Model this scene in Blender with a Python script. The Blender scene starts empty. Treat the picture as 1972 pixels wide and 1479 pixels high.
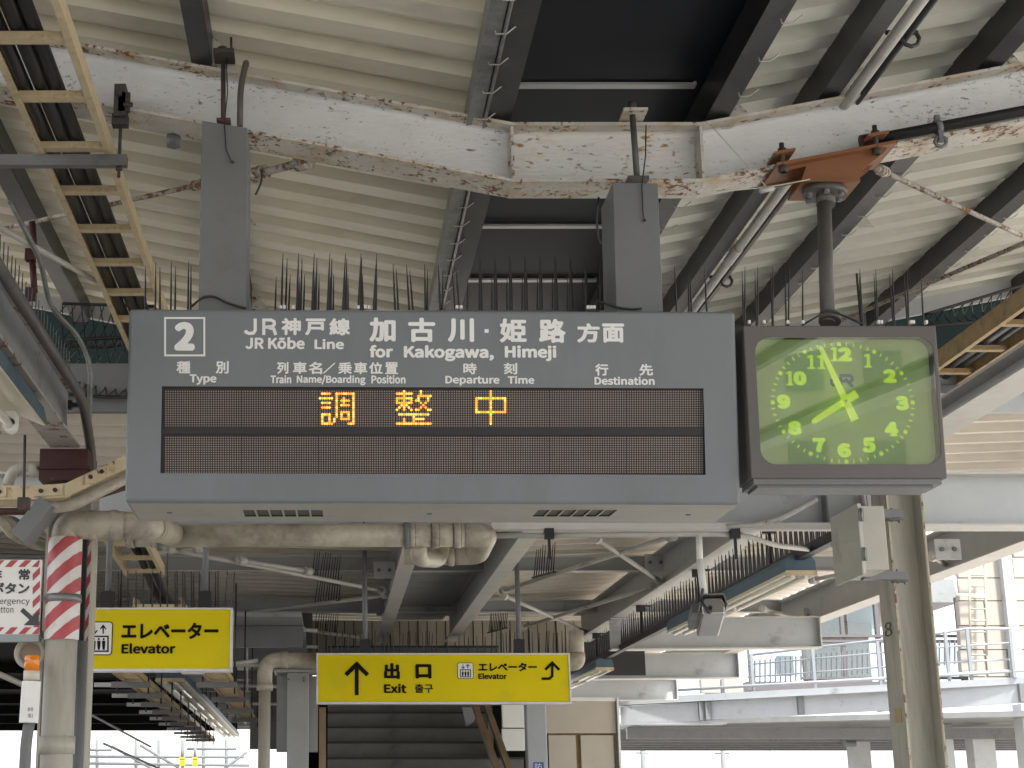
import bpy, bmesh, math, random
from mathutils import Vector, Matrix
R = math.radians
rnd = random.Random(7)
scene = bpy.context.scene
COL = scene.collection
# ------------------------------------------------------------ camera
TH = R(14.58); FPX = 3075.0; PU, PV = 640.0, 739.5; CH = 1.6
cd = bpy.data.cameras.new('camera'); cam = bpy.data.objects.new('camera', cd); COL.objects.link(cam)
cam.location = (0, 0, CH); cam.rotation_euler = (math.pi/2 + TH, 0, 0)
cd.sensor_width = 36; cd.lens = 36*FPX/1972; cd.shift_x = (986-PU)/1972
cd.clip_start = .05; cd.clip_end = 3000
scene.camera = cam
# ------------------------------------------------------------ light: hazy bright daylight
w = bpy.data.worlds.new('World'); scene.world = w; w.use_nodes = True
nt = w.node_tree; bg = nt.nodes['Background']
sky = nt.nodes.new('ShaderNodeTexSky'); sky.sky_type = 'NISHITA'; sky.sun_disc = False
SE, SR = 60, 150
sky.sun_elevation = R(SE); sky.sun_rotation = R(SR); sky.dust_density = 1.5; sky.ozone_density = .8; sky.air_density = 1.0
hs = nt.nodes.new('ShaderNodeHueSaturation'); hs.inputs['Saturation'].default_value = .15
nt.links.new(sky.outputs[0], hs.inputs['Color']); nt.links.new(hs.outputs[0], bg.inputs['Color'])
bg.inputs['Strength'].default_value = .15
sd = bpy.data.lights.new('sun', 'SUN'); sun = bpy.data.objects.new('sun', sd); COL.objects.link(sun)
sd.energy = 3.0; sd.angle = R(4); sd.color = (1, .96, .9)
a = R(SR); sun.rotation_euler = (Vector((math.sin(a)*math.cos(R(SE)), math.cos(a)*math.cos(R(SE)), math.sin(R(SE))))).to_track_quat('Z', 'Y').to_euler()
scene.view_settings.view_transform = 'Standard'; scene.view_settings.look = 'None'
scene.view_settings.exposure = 1.72; scene.view_settings.gamma = 1
scene.view_settings.use_curve_mapping = False
scene.cycles.max_bounces = 10; scene.cycles.diffuse_bounces = 6

# ------------------------------------------------------------ helpers
C0 = Vector((0, 0, CH))
def ray(u, v):
    a = (u-PU)/FPX; b = (PV-v)/FPX
    return Vector((a, math.cos(TH)-b*math.sin(TH), math.sin(TH)+b*math.cos(TH)))
def Q(u, v, Y):
    d = ray(u, v); return C0 + d*(Y/d.y)
def Qz(u, v, zr):
    d = ray(u, v); return C0 + d*(zr/d.z)
def Qx(u, v, X):
    d = ray(u, v); return C0 + d*(X/d.x)
X, Y, Z = Vector((1, 0, 0)), Vector((0, 1, 0)), Vector((0, 0, 1))
WL = {}
def tag(o, label=None, cat=None, group=None, kind=None):
    if label: o['label'] = label
    if cat: o['category'] = cat
    if group: o['group'] = group
    if kind: o['kind'] = kind
    return o
def thing(name, label, cat, loc, group=None):
    o = bpy.data.objects.new(name, None); COL.objects.link(o); o.location = loc
    o.empty_display_size = .1; WL[o.name] = Vector(loc)
    return tag(o, label, cat, group)
class MB:
    def __init__(s): s.v = []; s.f = []; s.m = []; s.sm = []
    def add(s, vs, fs, mi=0, smooth=False):
        n = len(s.v); s.v += [Vector(p) for p in vs]
        for f in fs: s.f.append([n+i for i in f]); s.m.append(mi); s.sm.append(smooth)
        return s
    def hexa(s, p, mi=0):   # p: 4 bottom + 4 top corners
        return s.add(p, [(3,2,1,0), (4,5,6,7), (0,1,5,4), (1,2,6,5), (2,3,7,6), (3,0,4,7)], mi)
    def box(s, c, size, ax=(X, Y, Z), mi=0):
        c = Vector(c); hx, hy, hz = [ax[i]*size[i]/2 for i in range(3)]
        return s.hexa([c-hx-hy-hz, c+hx-hy-hz, c+hx+hy-hz, c-hx+hy-hz, c-hx-hy+hz, c+hx-hy+hz, c+hx+hy+hz, c-hx+hy+hz], mi)
    def bb(s, a, b, mi=0):
        a, b = Vector(a), Vector(b)
        return s.box((a+b)/2, [abs(b[i]-a[i]) for i in range(3)], mi=mi)
    def sweep(s, prof, pts, side=None, up=None, mi=0, closed=True, cap=True, smooth=False, mis=None):
        pts = [Vector(p) for p in pts]; n = len(prof); vs = []; fs = []
        t = (pts[-1]-pts[0]).normalized()
        if up is None:
            side = side or t.cross(Z).normalized(); up = side.cross(t).normalized()
            if up.z < 0: up = -up
        for p in pts:
            for (a, b) in prof: vs.append(p+side*a+up*b)
        k = n if closed else n-1
        base = len(s.v); s.v += vs
        for i in range(len(pts)-1):
            for j in range(k):
                j2 = (j+1) % n
                s.f.append([base+i*n+j, base+i*n+j2, base+(i+1)*n+j2, base+(i+1)*n+j])
                s.m.append(mis[j] if mis else mi); s.sm.append(smooth)
        if closed and cap:
            s.f.append([base+j for j in range(n)][::-1]); s.m.append(mi); s.sm.append(False)
            s.f.append([base+(len(pts)-1)*n+j for j in range(n)]); s.m.append(mi); s.sm.append(False)
        return s
    def bar(s, p0, p1, wdt, hgt, mi=0, up=None, side=None):
        return s.sweep([(-wdt/2, 0), (wdt/2, 0), (wdt/2, hgt), (-wdt/2, hgt)], [p0, p1], mi=mi, up=up, side=side)
    def tube(s, pts, r, n=12, mi=0, cap=True, smooth=True):
        pts = [Vector(p) for p in pts]; m = len(pts); vs = []
        rs = r if isinstance(r, (list, tuple)) else [r]*m
        tan = [((pts[min(i+1, m-1)]-pts[i]).normalized() + (pts[i]-pts[max(i-1, 0)]).normalized()).normalized() for i in range(m)]
        ref = Z if abs(tan[0].z) < .9 else X
        nrm = tan[0].cross(ref).normalized()
        for i in range(m):
            nrm = (nrm - tan[i]*nrm.dot(tan[i])).normalized(); b = tan[i].cross(nrm)
            for k in range(n):
                a = 2*math.pi*k/n; vs.append(pts[i]+(nrm*math.cos(a)+b*math.sin(a))*rs[i])
        base = len(s.v); s.v += vs
        for i in range(m-1):
            for k in range(n):
                k2 = (k+1) % n
                s.f.append([base+i*n+k, base+i*n+k2, base+(i+1)*n+k2, base+(i+1)*n+k]); s.m.append(mi); s.sm.append(smooth)
        if cap:
            s.f.append([base+k for k in range(n)][::-1]); s.m.append(mi); s.sm.append(False)
            s.f.append([base+(m-1)*n+k for k in range(n)]); s.m.append(mi); s.sm.append(False)
        return s
    def lathe(s, c, prof, n=28, mi=0):       # rings (y, r) about the Y axis through c
        base = len(s.v); c = Vector(c)
        for y, r in prof:
            for k in range(n): s.v.append(c+Vector((r*math.cos(2*math.pi*k/n), y, r*math.sin(2*math.pi*k/n))))
        for i in range(len(prof)-1):
            for k in range(n):
                s.f.append([base+i*n+k, base+i*n+(k+1) % n, base+(i+1)*n+(k+1) % n, base+(i+1)*n+k]); s.m.append(mi); s.sm.append(True)
        return s
    def prism(s, poly, vec, mi=0):
        n = len(poly); vec = Vector(vec)
        vs = [Vector(p) for p in poly]; vs += [p+vec for p in vs]
        return s.add(vs, [list(range(n))[::-1], [n+i for i in range(n)]] + [(i, (i+1) % n, n+(i+1) % n, n+i) for i in range(n)], mi)
    def build(s, name, m, parent=None, origin=None, fix=True, bevel=0):
        if parent is not None: org = WL[parent.name]
        elif origin is not None: org = Vector(origin)
        else:
            lo = [min(p[i] for p in s.v) for i in range(3)]; hi = [max(p[i] for p in s.v) for i in range(3)]
            org = Vector(((lo[0]+hi[0])/2, (lo[1]+hi[1])/2, lo[2]))
        me = bpy.data.meshes.new(name); me.from_pydata([tuple(p-org) for p in s.v], [], s.f)
        for mm in (m if isinstance(m, (list, tuple)) else [m]): me.materials.append(mm)
        me.polygons.foreach_set('material_index', s.m); me.polygons.foreach_set('use_smooth', s.sm)
        if fix or bevel:
            b = bmesh.new(); b.from_mesh(me)
            if fix: bmesh.ops.recalc_face_normals(b, faces=b.faces)
            if bevel:
                es = [e for e in b.edges if len(e.link_faces) == 2 and e.calc_face_angle(0) > .7]
                bmesh.ops.bevel(b, geom=es, offset=bevel, segments=3, profile=.5, affect='EDGES')
            b.to_mesh(me); b.free()
        me.update()
        o = bpy.data.objects.new(name, me); COL.objects.link(o); WL[o.name] = org
        if parent is not None: o.parent = parent; o.location = (0, 0, 0)
        else: o.location = org
        return o
def inst(src, parent, loc, rot=(0, 0, 0), scl=(1, 1, 1)):
    c = src.copy(); COL.objects.link(c); c.parent = parent; c.location = Vector(loc)-WL[parent.name]
    c.rotation_euler = rot; c.scale = scl; WL[c.name] = Vector(loc); return c
def bend(pts, r, n=6):          # round the corners of a path
    pts = [Vector(p) for p in pts]; out = [pts[0]]
    for i in range(1, len(pts)-1):
        a = (pts[i-1]-pts[i]); b = (pts[i+1]-pts[i]); d = min(r, a.length*.49, b.length*.49)
        p0 = pts[i]+a.normalized()*d; p2 = pts[i]+b.normalized()*d
        for k in range(n+1):
            t = k/n; out.append(p0*(1-t)**2+pts[i]*2*t*(1-t)+p2*t*t)
    return out+[pts[-1]]
def sag(p0, p1, s, n=10):
    p0, p1 = Vector(p0), Vector(p1)
    return [p0.lerp(p1, k/n)-Z*s*4*(k/n)*(1-k/n) for k in range(n+1)]
def Iprof(h, b, tw=.008, tf=.012):
    return [(-b/2, 0), (b/2, 0), (b/2, tf), (tw/2, tf), (tw/2, h-tf), (b/2, h-tf), (b/2, h), (-b/2, h), (-b/2, h-tf), (-tw/2, h-tf), (-tw/2, tf), (-b/2, tf)]
IM = [1, 1, 1, 0, 1, 1, 1, 1, 1, 0, 1, 1]
def split_loose(names):
    for o in [o for o in scene.objects if o.type == 'MESH' and o.parent and o.name.split('.')[0] in names and not o.get('kind')]:
        me = o.data; n = len(me.vertices); par = list(range(n))
        def fd(a):
            while par[a] != a: par[a] = par[par[a]]; a = par[a]
            return a
        for e in me.edges:
            a, b = fd(e.vertices[0]), fd(e.vertices[1])
            if a != b: par[a] = b
        gr = {}
        for f in me.polygons: gr.setdefault(fd(f.vertices[0]), []).append(f)
        if len(gr) < 2 or len(gr) > 80: continue
        for gi, fl in enumerate(gr.values()):
            ids = sorted({v for f in fl for v in f.vertices}); ix = {v: i for i, v in enumerate(ids)}
            m2 = bpy.data.meshes.new(me.name); m2.from_pydata([me.vertices[v].co for v in ids], [], [[ix[v] for v in f.vertices] for f in fl])
            for mm in me.materials: m2.materials.append(mm)
            m2.polygons.foreach_set('material_index', [f.material_index for f in fl]); m2.polygons.foreach_set('use_smooth', [f.use_smooth for f in fl])
            if gi == 0: first = m2
            else:
                c = bpy.data.objects.new(o.name.split('.')[0], m2); COL.objects.link(c); c.parent = o.parent; c.location = o.location
        o.data = first
class PL:
    def __init__(s, O, ex, up):
        s.O = Vector(O); s.ex = Vector(ex).normalized(); s.n = s.ex.cross(Vector(up)).normalized(); s.ey = s.n.cross(s.ex)
    def px(s, u, v):
        d = ray(u, v); t = (s.O-C0).dot(s.n)/d.dot(s.n); p = C0+d*t-s.O
        return p.dot(s.ex), p.dot(s.ey)
    def P(s, a, b, d=0): return s.O+s.ex*a+s.ey*b+s.n*d
    def U(s, u, v, d=0): a, b = s.px(u, v); return s.P(a, b, d)
    def ax(s): return (s.ex, -s.n, s.ey)
TC = {}
try: INTER = bpy.data.fonts.load(bpy.utils.system_resource('DATAFILES', path='fonts') + '/Noto Sans CJK Regular.woff2')   # shipped inside Blender; the default font falls back to it too
except Exception: INTER = None
def text2d(body, off):
    if (body, off) not in TC:
        c = bpy.data.curves.new('lettering', 'FONT'); c.body = body; c.font = INTER or c.font; c.offset = off; c.resolution_u = 4
        o = bpy.data.objects.new('lettering', c); COL.objects.link(o); bpy.context.view_layer.update()
        me = bpy.data.meshes.new_from_object(o.evaluated_get(bpy.context.evaluated_depsgraph_get()))
        vs = [(p.co.x, p.co.y) for p in me.vertices]; fs = [list(p.vertices) for p in me.polygons]
        bpy.data.objects.remove(o); bpy.data.meshes.remove(me); bpy.data.curves.remove(c)
        TC[(body, off)] = (vs, fs)
    return TC[(body, off)]
def letter(mb, pl, body, box, off=.02, d=.0015, mi=0, slab=0):
    vs, fs = text2d(body, 0); off *= .5 if ord(body[0]) > 0x250 else .5
    x0 = min(p[0] for p in vs); x1 = max(p[0] for p in vs); y0 = min(p[1] for p in vs); y1 = max(p[1] for p in vs)
    u0, v0, u1, v1 = box; a0, _ = pl.px(u0, (v0+v1)/2); a1, _ = pl.px(u1, (v0+v1)/2)
    _, b0 = pl.px((u0+u1)/2, v1); _, b1 = pl.px((u0+u1)/2, v0)
    x0 -= off; x1 += off; y0 -= off; y1 += off
    NK = 12 if off > .02 else 8
    for k, (ox, oy) in enumerate([(0, 0)]+([(off*math.cos(2*math.pi*i/NK), off*math.sin(2*math.pi*i/NK)) for i in range(NK)] if off else [])):
        mb.add([pl.P(a0+(x+ox-x0)/(x1-x0)*(a1-a0), b0+(y+oy-y0)/(y1-y0)*(b1-b0), d+k*.00012) for x, y in vs], fs, mi)
def stroke(mb, pl, pts, wpx, d=.0015, mi=0, closed=False):
    P = [Vector(pl.px(*p)) for p in pts]; k = (Vector(pl.px(pts[0][0]+1, pts[0][1]))-Vector(pl.px(*pts[0]))).length
    h = wpx*k/2; n = len(P); L = []; Rr = []
    for i in range(n):
        a = P[i]-P[i-1] if (i > 0 or closed) else P[1]-P[0]
        b = P[(i+1) % n]-P[i] if (i < n-1 or closed) else P[-1]-P[-2]
        a.normalize(); b.normalize(); na = Vector((-a.y, a.x)); nb = Vector((-b.y, b.x)); m = (na+nb)
        m = m.normalized() if m.length > .01 else na; q = h/max(.35, m.dot(na))
        L.append(P[i]+m*q); Rr.append(P[i]-m*q)
    vs = [pl.P(p.x, p.y, d) for p in L]+[pl.P(p.x, p.y, d) for p in Rr]
    fs = [(i, (i+1) % n, n+(i+1) % n, n+i) for i in range(n if closed else n-1)]
    mb.add(vs, fs, mi)
def poly(mb, pl, pts, d=.0015, mi=0):
    mb.add([pl.U(u, v, d) for u, v in pts], [list(range(len(pts)))], mi)
def rrect(x0, y0, x1, y1, r, n=5):
    out = []
    for cx, cy, a0 in ((x1-r, y1-r, 0), (x0+r, y1-r, 90), (x0+r, y0+r, 180), (x1-r, y0+r, 270)):
        for k in range(n+1):
            a = R(a0+90*k/n); out.append((cx+r*math.cos(a), cy+r*math.sin(a)))
    return out
def cut(o, cutters):
    for c in cutters:
        m = o.modifiers.new('b', 'BOOLEAN'); m.object = c; m.operation = 'DIFFERENCE'; m.solver = 'EXACT'
    bpy.context.view_layer.update()
    me = bpy.data.meshes.new_from_object(o.evaluated_get(bpy.context.evaluated_depsgraph_get()))
    o.modifiers.clear(); old = o.data; o.data = me; me.name = o.name; bpy.data.meshes.remove(old)
    for c in cutters: bpy.data.objects.remove(c)

# ------------------------------------------------------------ materials
def mat(name, col, rough=.55, metal=0, var=.12, vs=5, bump=.15, bs=60, rust=0, rs=9, rcol=(.15, .065, .03), stretch=(1, 1, 1),
        grime=0, gs=2.5, gcol=None, emit=None, es=0, coat=0, fleck=0, spec=.5):
    m = bpy.data.materials.new(name); m.use_nodes = True; t = m.node_tree; N = t.nodes; L = t.links
    b = N['Principled BSDF']; b.inputs['Roughness'].default_value = rough; b.inputs['Metallic'].default_value = metal
    b.inputs['Specular IOR Level'].default_value = spec
    if coat: b.inputs['Coat Weight'].default_value = coat; b.inputs['Coat Roughness'].default_value = .03
    tc = N.new('ShaderNodeTexCoord'); mp = N.new('ShaderNodeMapping'); mp.inputs['Scale'].default_value = stretch
    L.new(tc.outputs['Object'], mp.inputs[0])
    def noise(s, det=5, ro=.6):
        n = N.new('ShaderNodeTexNoise'); n.inputs['Scale'].default_value = s; n.inputs['Detail'].default_value = det
        n.inputs['Roughness'].default_value = ro; L.new(mp.outputs[0], n.inputs['Vector']); return n.outputs['Fac']
    def ramp(src, lo, hi):
        r = N.new('ShaderNodeMapRange'); r.inputs[1].default_value = lo; r.inputs[2].default_value = hi; L.new(src, r.inputs[0]); return r.outputs[0]
    def mix(f, a, bcol):
        x = N.new('ShaderNodeMix'); x.data_type = 'RGBA'; L.new(f, x.inputs[0])
        for s_, q in ((6, a), (7, bcol)):
            if isinstance(q, tuple): x.inputs[s_].default_value = (*q, 1)
            else: L.new(q, x.inputs[s_])
        return x.outputs[2]
    c = mix(ramp(noise(vs), .3, .7), tuple(k*(1-var) for k in col), tuple(min(1, k*(1+var)) for k in col))
    if grime:
        g = ramp(noise(gs, 8, .7), .62-grime*.35, .78-grime*.2)
        c = mix(g, c, gcol or tuple(k*.45 for k in col))
    def modn(fine, low, k=.55):
        a = N.new('ShaderNodeMath'); a.operation = 'MULTIPLY_ADD'; L.new(noise(low, 3), a.inputs[0]); a.inputs[1].default_value = k; L.new(fine, a.inputs[2])
        b_ = N.new('ShaderNodeMath'); b_.operation = 'SUBTRACT'; L.new(a.outputs[0], b_.inputs[0]); b_.inputs[1].default_value = k*.5; return b_.outputs[0]
    if fleck:
        g = ramp(modn(noise(30, 6, .75), 2.2), .69-fleck*.12, .72-fleck*.12)
        c = mix(g, c, tuple(k*.42 for k in col))
    h = noise(bs, 3)
    if rust:
        g = ramp(modn(noise(rs, 9, .72), rs*.16, .4), .67-rust*.3, .72-rust*.3)
        c = mix(g, c, mix(noise(40, 3), rcol, (rcol[0]*1.9, rcol[1]*2.0, rcol[2]*2.0)))
        rr = N.new('ShaderNodeMapRange'); rr.inputs[3].default_value = rough; rr.inputs[4].default_value = .9; L.new(g, rr.inputs[0]); L.new(rr.outputs[0], b.inputs['Roughness'])
        ad = N.new('ShaderNodeMath'); ad.operation = 'SUBTRACT'; L.new(h, ad.inputs[0]); L.new(g, ad.inputs[1]); h = ad.outputs[0]
    L.new(c, b.inputs['Base Color'])
    if bump:
        bp = N.new('ShaderNodeBump'); bp.inputs['Strength'].default_value = bump; bp.inputs['Distance'].default_value = .006
        L.new(h, bp.inputs['Height']); L.new(bp.outputs[0], b.inputs['Normal'])
    if emit:
        b.inputs['Emission Color'].default_value = (*emit, 1); b.inputs['Emission Strength'].default_value = es
    return m
M = {}
M['sign'] = mat('sign_grey', (.165, .18, .197), .5, var=.06, bump=.05, vs=2, grime=.26, gs=2.6, stretch=(1.3, 1, .4), gcol=(.15,.16,.17))
M['signbot'] = mat('sign_underside', (.36, .345, .31), .55, var=.06, grime=.2, gcol=(.28, .24, .19), bump=.05)
M['post'] = mat('post_grey', (.155, .16, .162), .5, var=.06, bump=.08, grime=.15, gcol=(.115, .115, .115))
M['bluegrey'] = mat('beam_web', (.62, .63, .635), .45, var=.06, bump=.7, bs=30, fleck=.62, stretch=(1, 1, 2.2), rust=.1, rs=18, grime=.2, gcol=(.5, .47, .42))
M['flange'] = mat('beam_flange', (.55, .53, .49), .5, var=.1, bump=.6, bs=35, rust=.32, rs=30, fleck=.5, grime=.3, gcol=(.4, .33, .24), gs=8)
M['flange2'] = mat('beam_flange_worn', (.57, .54, .49), .5, var=.12, bump=.7, bs=35, rust=.36, rs=30, fleck=.55, grime=.42, gcol=(.42, .3, .17), gs=6)
M['lightsteel'] = mat('light_steel', (.42, .44, .45), .45, var=.06, bump=.15, grime=.12)
M['paleflange'] = mat('pale_flange', (.5, .485, .46), .5, var=.08, bump=.2, grime=.2, gcol=(.35, .32, .29))
M['dark'] = mat('dark_purlin', (.024, .0255, .028), .38, var=.25, bump=.2, grime=.3, gcol=(.04, .038, .037))
M['darkrust'] = mat('dark_purlin_rusty', (.045, .045, .048), .45, var=.25, bump=.3, rust=.3, rs=6)
M['galv'] = mat('galvanised', (.2, .205, .2), .4, metal=.4, var=.25, vs=14, bump=.2, grime=.25)
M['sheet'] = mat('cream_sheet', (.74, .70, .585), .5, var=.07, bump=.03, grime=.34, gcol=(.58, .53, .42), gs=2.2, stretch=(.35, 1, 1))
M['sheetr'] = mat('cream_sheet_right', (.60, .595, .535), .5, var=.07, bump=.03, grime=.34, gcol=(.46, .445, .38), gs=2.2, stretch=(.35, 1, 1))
M['webrust'] = mat('beam_web_rusty', (.62, .615, .6), .45, var=.06, bump=.7, bs=30, fleck=.3, stretch=(.6, 1, 1.6), rust=.3, rs=22, rcol=(.26, .15, .07), grime=.25, gcol=(.5, .42, .28), gs=5)
M['sheet2'] = mat('taupe_sheet', (.68, .63, .56), .55, var=.06, bump=.03, grime=.15, gcol=(.55, .49, .42))
M['navy'] = mat('gutter_navy', (.0035, .0055, .011), .5, spec=.2, var=.15, vs=2, bump=.02)
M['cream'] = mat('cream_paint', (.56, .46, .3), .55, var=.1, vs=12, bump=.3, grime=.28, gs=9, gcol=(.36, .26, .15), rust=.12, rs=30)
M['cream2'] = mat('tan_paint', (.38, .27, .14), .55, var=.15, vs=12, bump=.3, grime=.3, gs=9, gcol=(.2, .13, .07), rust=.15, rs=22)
M['chrome'] = mat('chrome_body', (.5, .5, .5), .22, metal=.85, var=.1, bump=.05)
M['black'] = mat('black_plastic', (.012, .012, .014), .5, var=.2, bump=.03)
M['spike'] = mat('spike_black', (.015, .013, .014), .45, var=.2, bump=0)
M['cable'] = mat('cable_black', (.022, .022, .025), .4, var=.2, bump=.1)
M['rusty'] = mat('rusty_steel', (.05, .042, .038), .7, var=.3, bump=.5, rust=.3, rs=25, rcol=(.09, .035, .02))
M['rod'] = mat('pale_rod', (.46, .45, .42), .5, var=.1, bump=.15, grime=.3, gcol=(.22, .2, .18), rust=.08, rs=20)
M['rustrod'] = mat('scaly_rod', (.42, .38, .33), .65, var=.2, vs=30, bump=1, rust=.48, rs=35)
M['orange'] = mat('orange_bracket', (.2, .08, .03), .5, var=.12, bump=.12, rust=.12, rs=8)
M['pole'] = mat('clock_pole', (.1, .09, .085), .5, var=.15, bump=.2, grime=.3)
M['clockframe'] = mat('clock_frame', (.105, .095, .093), .5, var=.05, bump=.03)
M['white'] = mat('white_paint', (.78, .78, .75), .5, var=.04, bump=.03, grime=.08)
M['letter'] = mat('white_lettering', (.78, .78, .77), .5, var=.02, bump=0)
M['ink'] = mat('black_lettering', (.006, .006, .006), .6, spec=.15, var=.05, bump=0)
M['greyink'] = mat('grey_lettering', (.045, .048, .055), .5, var=.05, bump=0)
M['yellow'] = mat('sign_yellow', (.70, .57, .005), .5, spec=.15, grime=.14, gs=3, gcol=(.6, .5, .02), var=.05, bump=.01, vs=1.2)
M['frame'] = mat('sign_frame', (.66, .66, .68), .35, metal=.15, var=.05, bump=.02, grime=.1)
M['alu'] = mat('aluminium_frame', (.5, .5, .5), .35, metal=.35, var=.06, bump=.03, grime=.1)
M['ledoff'] = mat('led_off', (.3, .245, .225), .5, var=.1, bump=0)
M['ledback'] = mat('led_panel', (.022, .018, .018), .6, var=.1, bump=0)
M['ledon'] = mat('led_lit', (.3, .12, .02), .5, var=.1, bump=0, emit=(1, .29, .02), es=.55)
M['ledon2'] = mat('led_lit_pale', (.3, .18, .04), .5, var=.1, bump=0, emit=(1, .47, .06), es=.6)
M['pipe'] = mat('pipe_beige', (.42, .38, .305), .4, var=.16, vs=9, bump=.25, grime=.48, gs=5, gcol=(.2, .17, .13))
M['pipe2'] = mat('pipe_weathered', (.44, .415, .36), .5, var=.2, vs=4, bump=.35, grime=.45, gs=4, gcol=(.25, .22, .165), stretch=(1.5, 1, .22))
M['shadeblack'] = mat('shade_black', (.004, .0045, .005), .8, spec=.1, var=.2, bump=.05)  # near-black colour puts the deep shade of soffits and openings into the surface
M['midgrey'] = mat('mid_grey_steel', (.15, .155, .16), .5, var=.1, bump=.15, grime=.2)
M['greypanel'] = mat('grey_panel', (.3, .315, .32), .5, var=.05, bump=.05, grime=.1)
M['stairceil'] = mat('stair_ceiling', (.3, .31, .31), .5, var=.06, bump=.03)
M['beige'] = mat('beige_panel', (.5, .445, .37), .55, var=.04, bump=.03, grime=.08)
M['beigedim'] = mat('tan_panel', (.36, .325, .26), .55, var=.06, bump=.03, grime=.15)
M['fixblue'] = mat('fixture_blue', (.075, .125, .165), .5, var=.15, bump=.05, grime=.15)
M['fixcream'] = mat('fixture_cream', (.62, .58, .46), .45, var=.05, bump=.02, grime=.1)
M['lamp'] = mat('lamp_glass', (.78, .76, .7), .25, var=.02, bump=0)
M['weathered'] = mat('column_paint', (.42, .405, .35), .5, var=.22, vs=3, bump=.4, bs=25, grime=.5, gs=3.2, gcol=(.17, .15, .11), stretch=(1.6, 1, .13), rust=.04, rs=7)
M['colside'] = mat('column_side', (.155, .145, .125), .55, var=.15, bump=.25, grime=.2, stretch=(1, 1, .4))
M['edgerust'] = mat('rusty_edge', (.42, .37, .28), .6, var=.2, bump=.5, rust=.4, rs=14)
M['boxgrey'] = mat('box_paint', (.4, .385, .335), .5, var=.06, bump=.05, grime=.18)
M['redbox'] = mat('oxide_red', (.05, .011, .009), .6, var=.2, bump=.1, rust=.1)
M['tape_r'] = mat('tape_red', (.42, .06, .07), .45, var=.1, bump=.1)
M['tape_w'] = mat('tape_white', (.66, .63, .6), .45, var=.08, bump=.1, grime=.15)
M['amber'] = mat('amber_lens', (.75, .22, .01), .2, var=.05, bump=0, coat=.5)
M['stair'] = mat('stair_grey', (.12, .12, .115), .7, var=.15, bump=.1, grime=.2)
M['stairedge'] = mat('stair_nosing', (.025, .025, .025), .7, var=.1, bump=.1)
M['palegirder'] = mat('pale_girder', (.36, .38, .405), .45, var=.05, bump=.05, grime=.08)
M['concrete'] = mat('platform_concrete', (.5, .49, .46), .8, var=.12, vs=1.5, bump=.3, grime=.2)
M['ballast'] = mat('ballast', (.42, .39, .35), .9, var=.3, vs=14, bump=.6, grime=.2)
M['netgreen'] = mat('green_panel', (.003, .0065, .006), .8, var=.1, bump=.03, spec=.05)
M['asphalt'] = mat('ground_earth', (.34, .33, .3), .9, var=.2, vs=.3, bump=.2)
M['wood'] = mat('handrail_brown', (.22, .15, .085), .5, var=.25, bump=.1, stretch=(1, 1, .3))
M['mauve'] = mat('mauve_frame', (.11, .1, .105), .5, var=.05, bump=.02)
M['dial'] = mat('dial_green', (.6, .76, .3), .45, var=.06, vs=2, bump=0)
M['lume'] = mat('luminous_numerals', (.74, .98, .1), .5, emit=(.8, 1, .06), es=.12, var=.03, bump=0)
M['hand'] = mat('clock_hands', (.85, .95, .14), .45, emit=(.8, 1, .1), es=.13, var=.04, bump=0)  # slight emission added to brighten the hands, which are no light source
M['logoblue'] = mat('logo_blue', (.11, .2, .42), .5, var=.03, bump=0)
M['logoedge'] = mat('logo_edge', (.4, .75, .45), .5, var=.03, bump=0)
M['blue'] = mat('blue_plate', (.02, .08, .3), .5, var=.03, bump=0)
M['tealwire'] = mat('bridge_grey', (.33, .35, .375), .5, var=.05, bump=.03)
M['beigefar'] = mat('concourse_beige', (.33, .3, .265), .6, var=.03, bump=.02)
M['railpost'] = mat('rail_post_grey', (.2, .215, .235), .5, var=.05, bump=0)
M['far'] = mat('far_grey', (.13, .14, .15), .7, var=.1, bump=0)
M['leafy'] = mat('leaf_green', (.05, .1, .03), .8, var=.4, vs=3, bump=.1)
M['tile'] = mat('roof_grey', (.4, .42, .44), .6, var=.1, bump=.05)
def glassmat(name, tint, fac=1.0):
    m = bpy.data.materials.new(name); m.use_nodes = True; t = m.node_tree; N = t.nodes; L = t.links; N.clear()
    o = N.new('ShaderNodeOutputMaterial'); tr = N.new('ShaderNodeBsdfTransparent'); gl = N.new('ShaderNodeBsdfGlossy')
    tr.inputs[0].default_value = (*tint, 1); gl.inputs['Roughness'].default_value = .015
    fr = N.new('ShaderNodeFresnel'); fr.inputs[0].default_value = 1.6; mx = N.new('ShaderNodeMixShader')
    mu = N.new('ShaderNodeMath'); mu.operation = 'MULTIPLY'; mu.inputs[1].default_value = fac; mu.use_clamp = True
    L.new(fr.outputs[0], mu.inputs[0]); L.new(mu.outputs[0], mx.inputs[0]); L.new(tr.outputs[0], mx.inputs[1]); L.new(gl.outputs[0], mx.inputs[2]); L.new(mx.outputs[0], o.inputs[0])
    return m
M['glass'] = glassmat('clock_glass', (.92, .97, .93), 3.0)
M['window'] = glassmat('window_glass', (.75, .85, .88), 1.5)

# ------------------------------------------------------------ ground
g = MB(); g.add([(-400, -300, 0), (400, -300, 0), (400, 900, 0), (-400, 900, 0)], [(0, 1, 2, 3)])
for p in g.v: p.z = -1.3
tag(g.build('ground', M['asphalt']), kind='structure')
g = MB(); g.bb((-30, -60, -1.4), (30, 140, -1.08)); tag(g.build('track_bed', M['ballast']), kind='structure')
g = MB(); g.bb((-3.6, -40, -1.1), (6.2, 60, 0)); tag(g.build('platform', M['concrete']), kind='structure')

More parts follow.
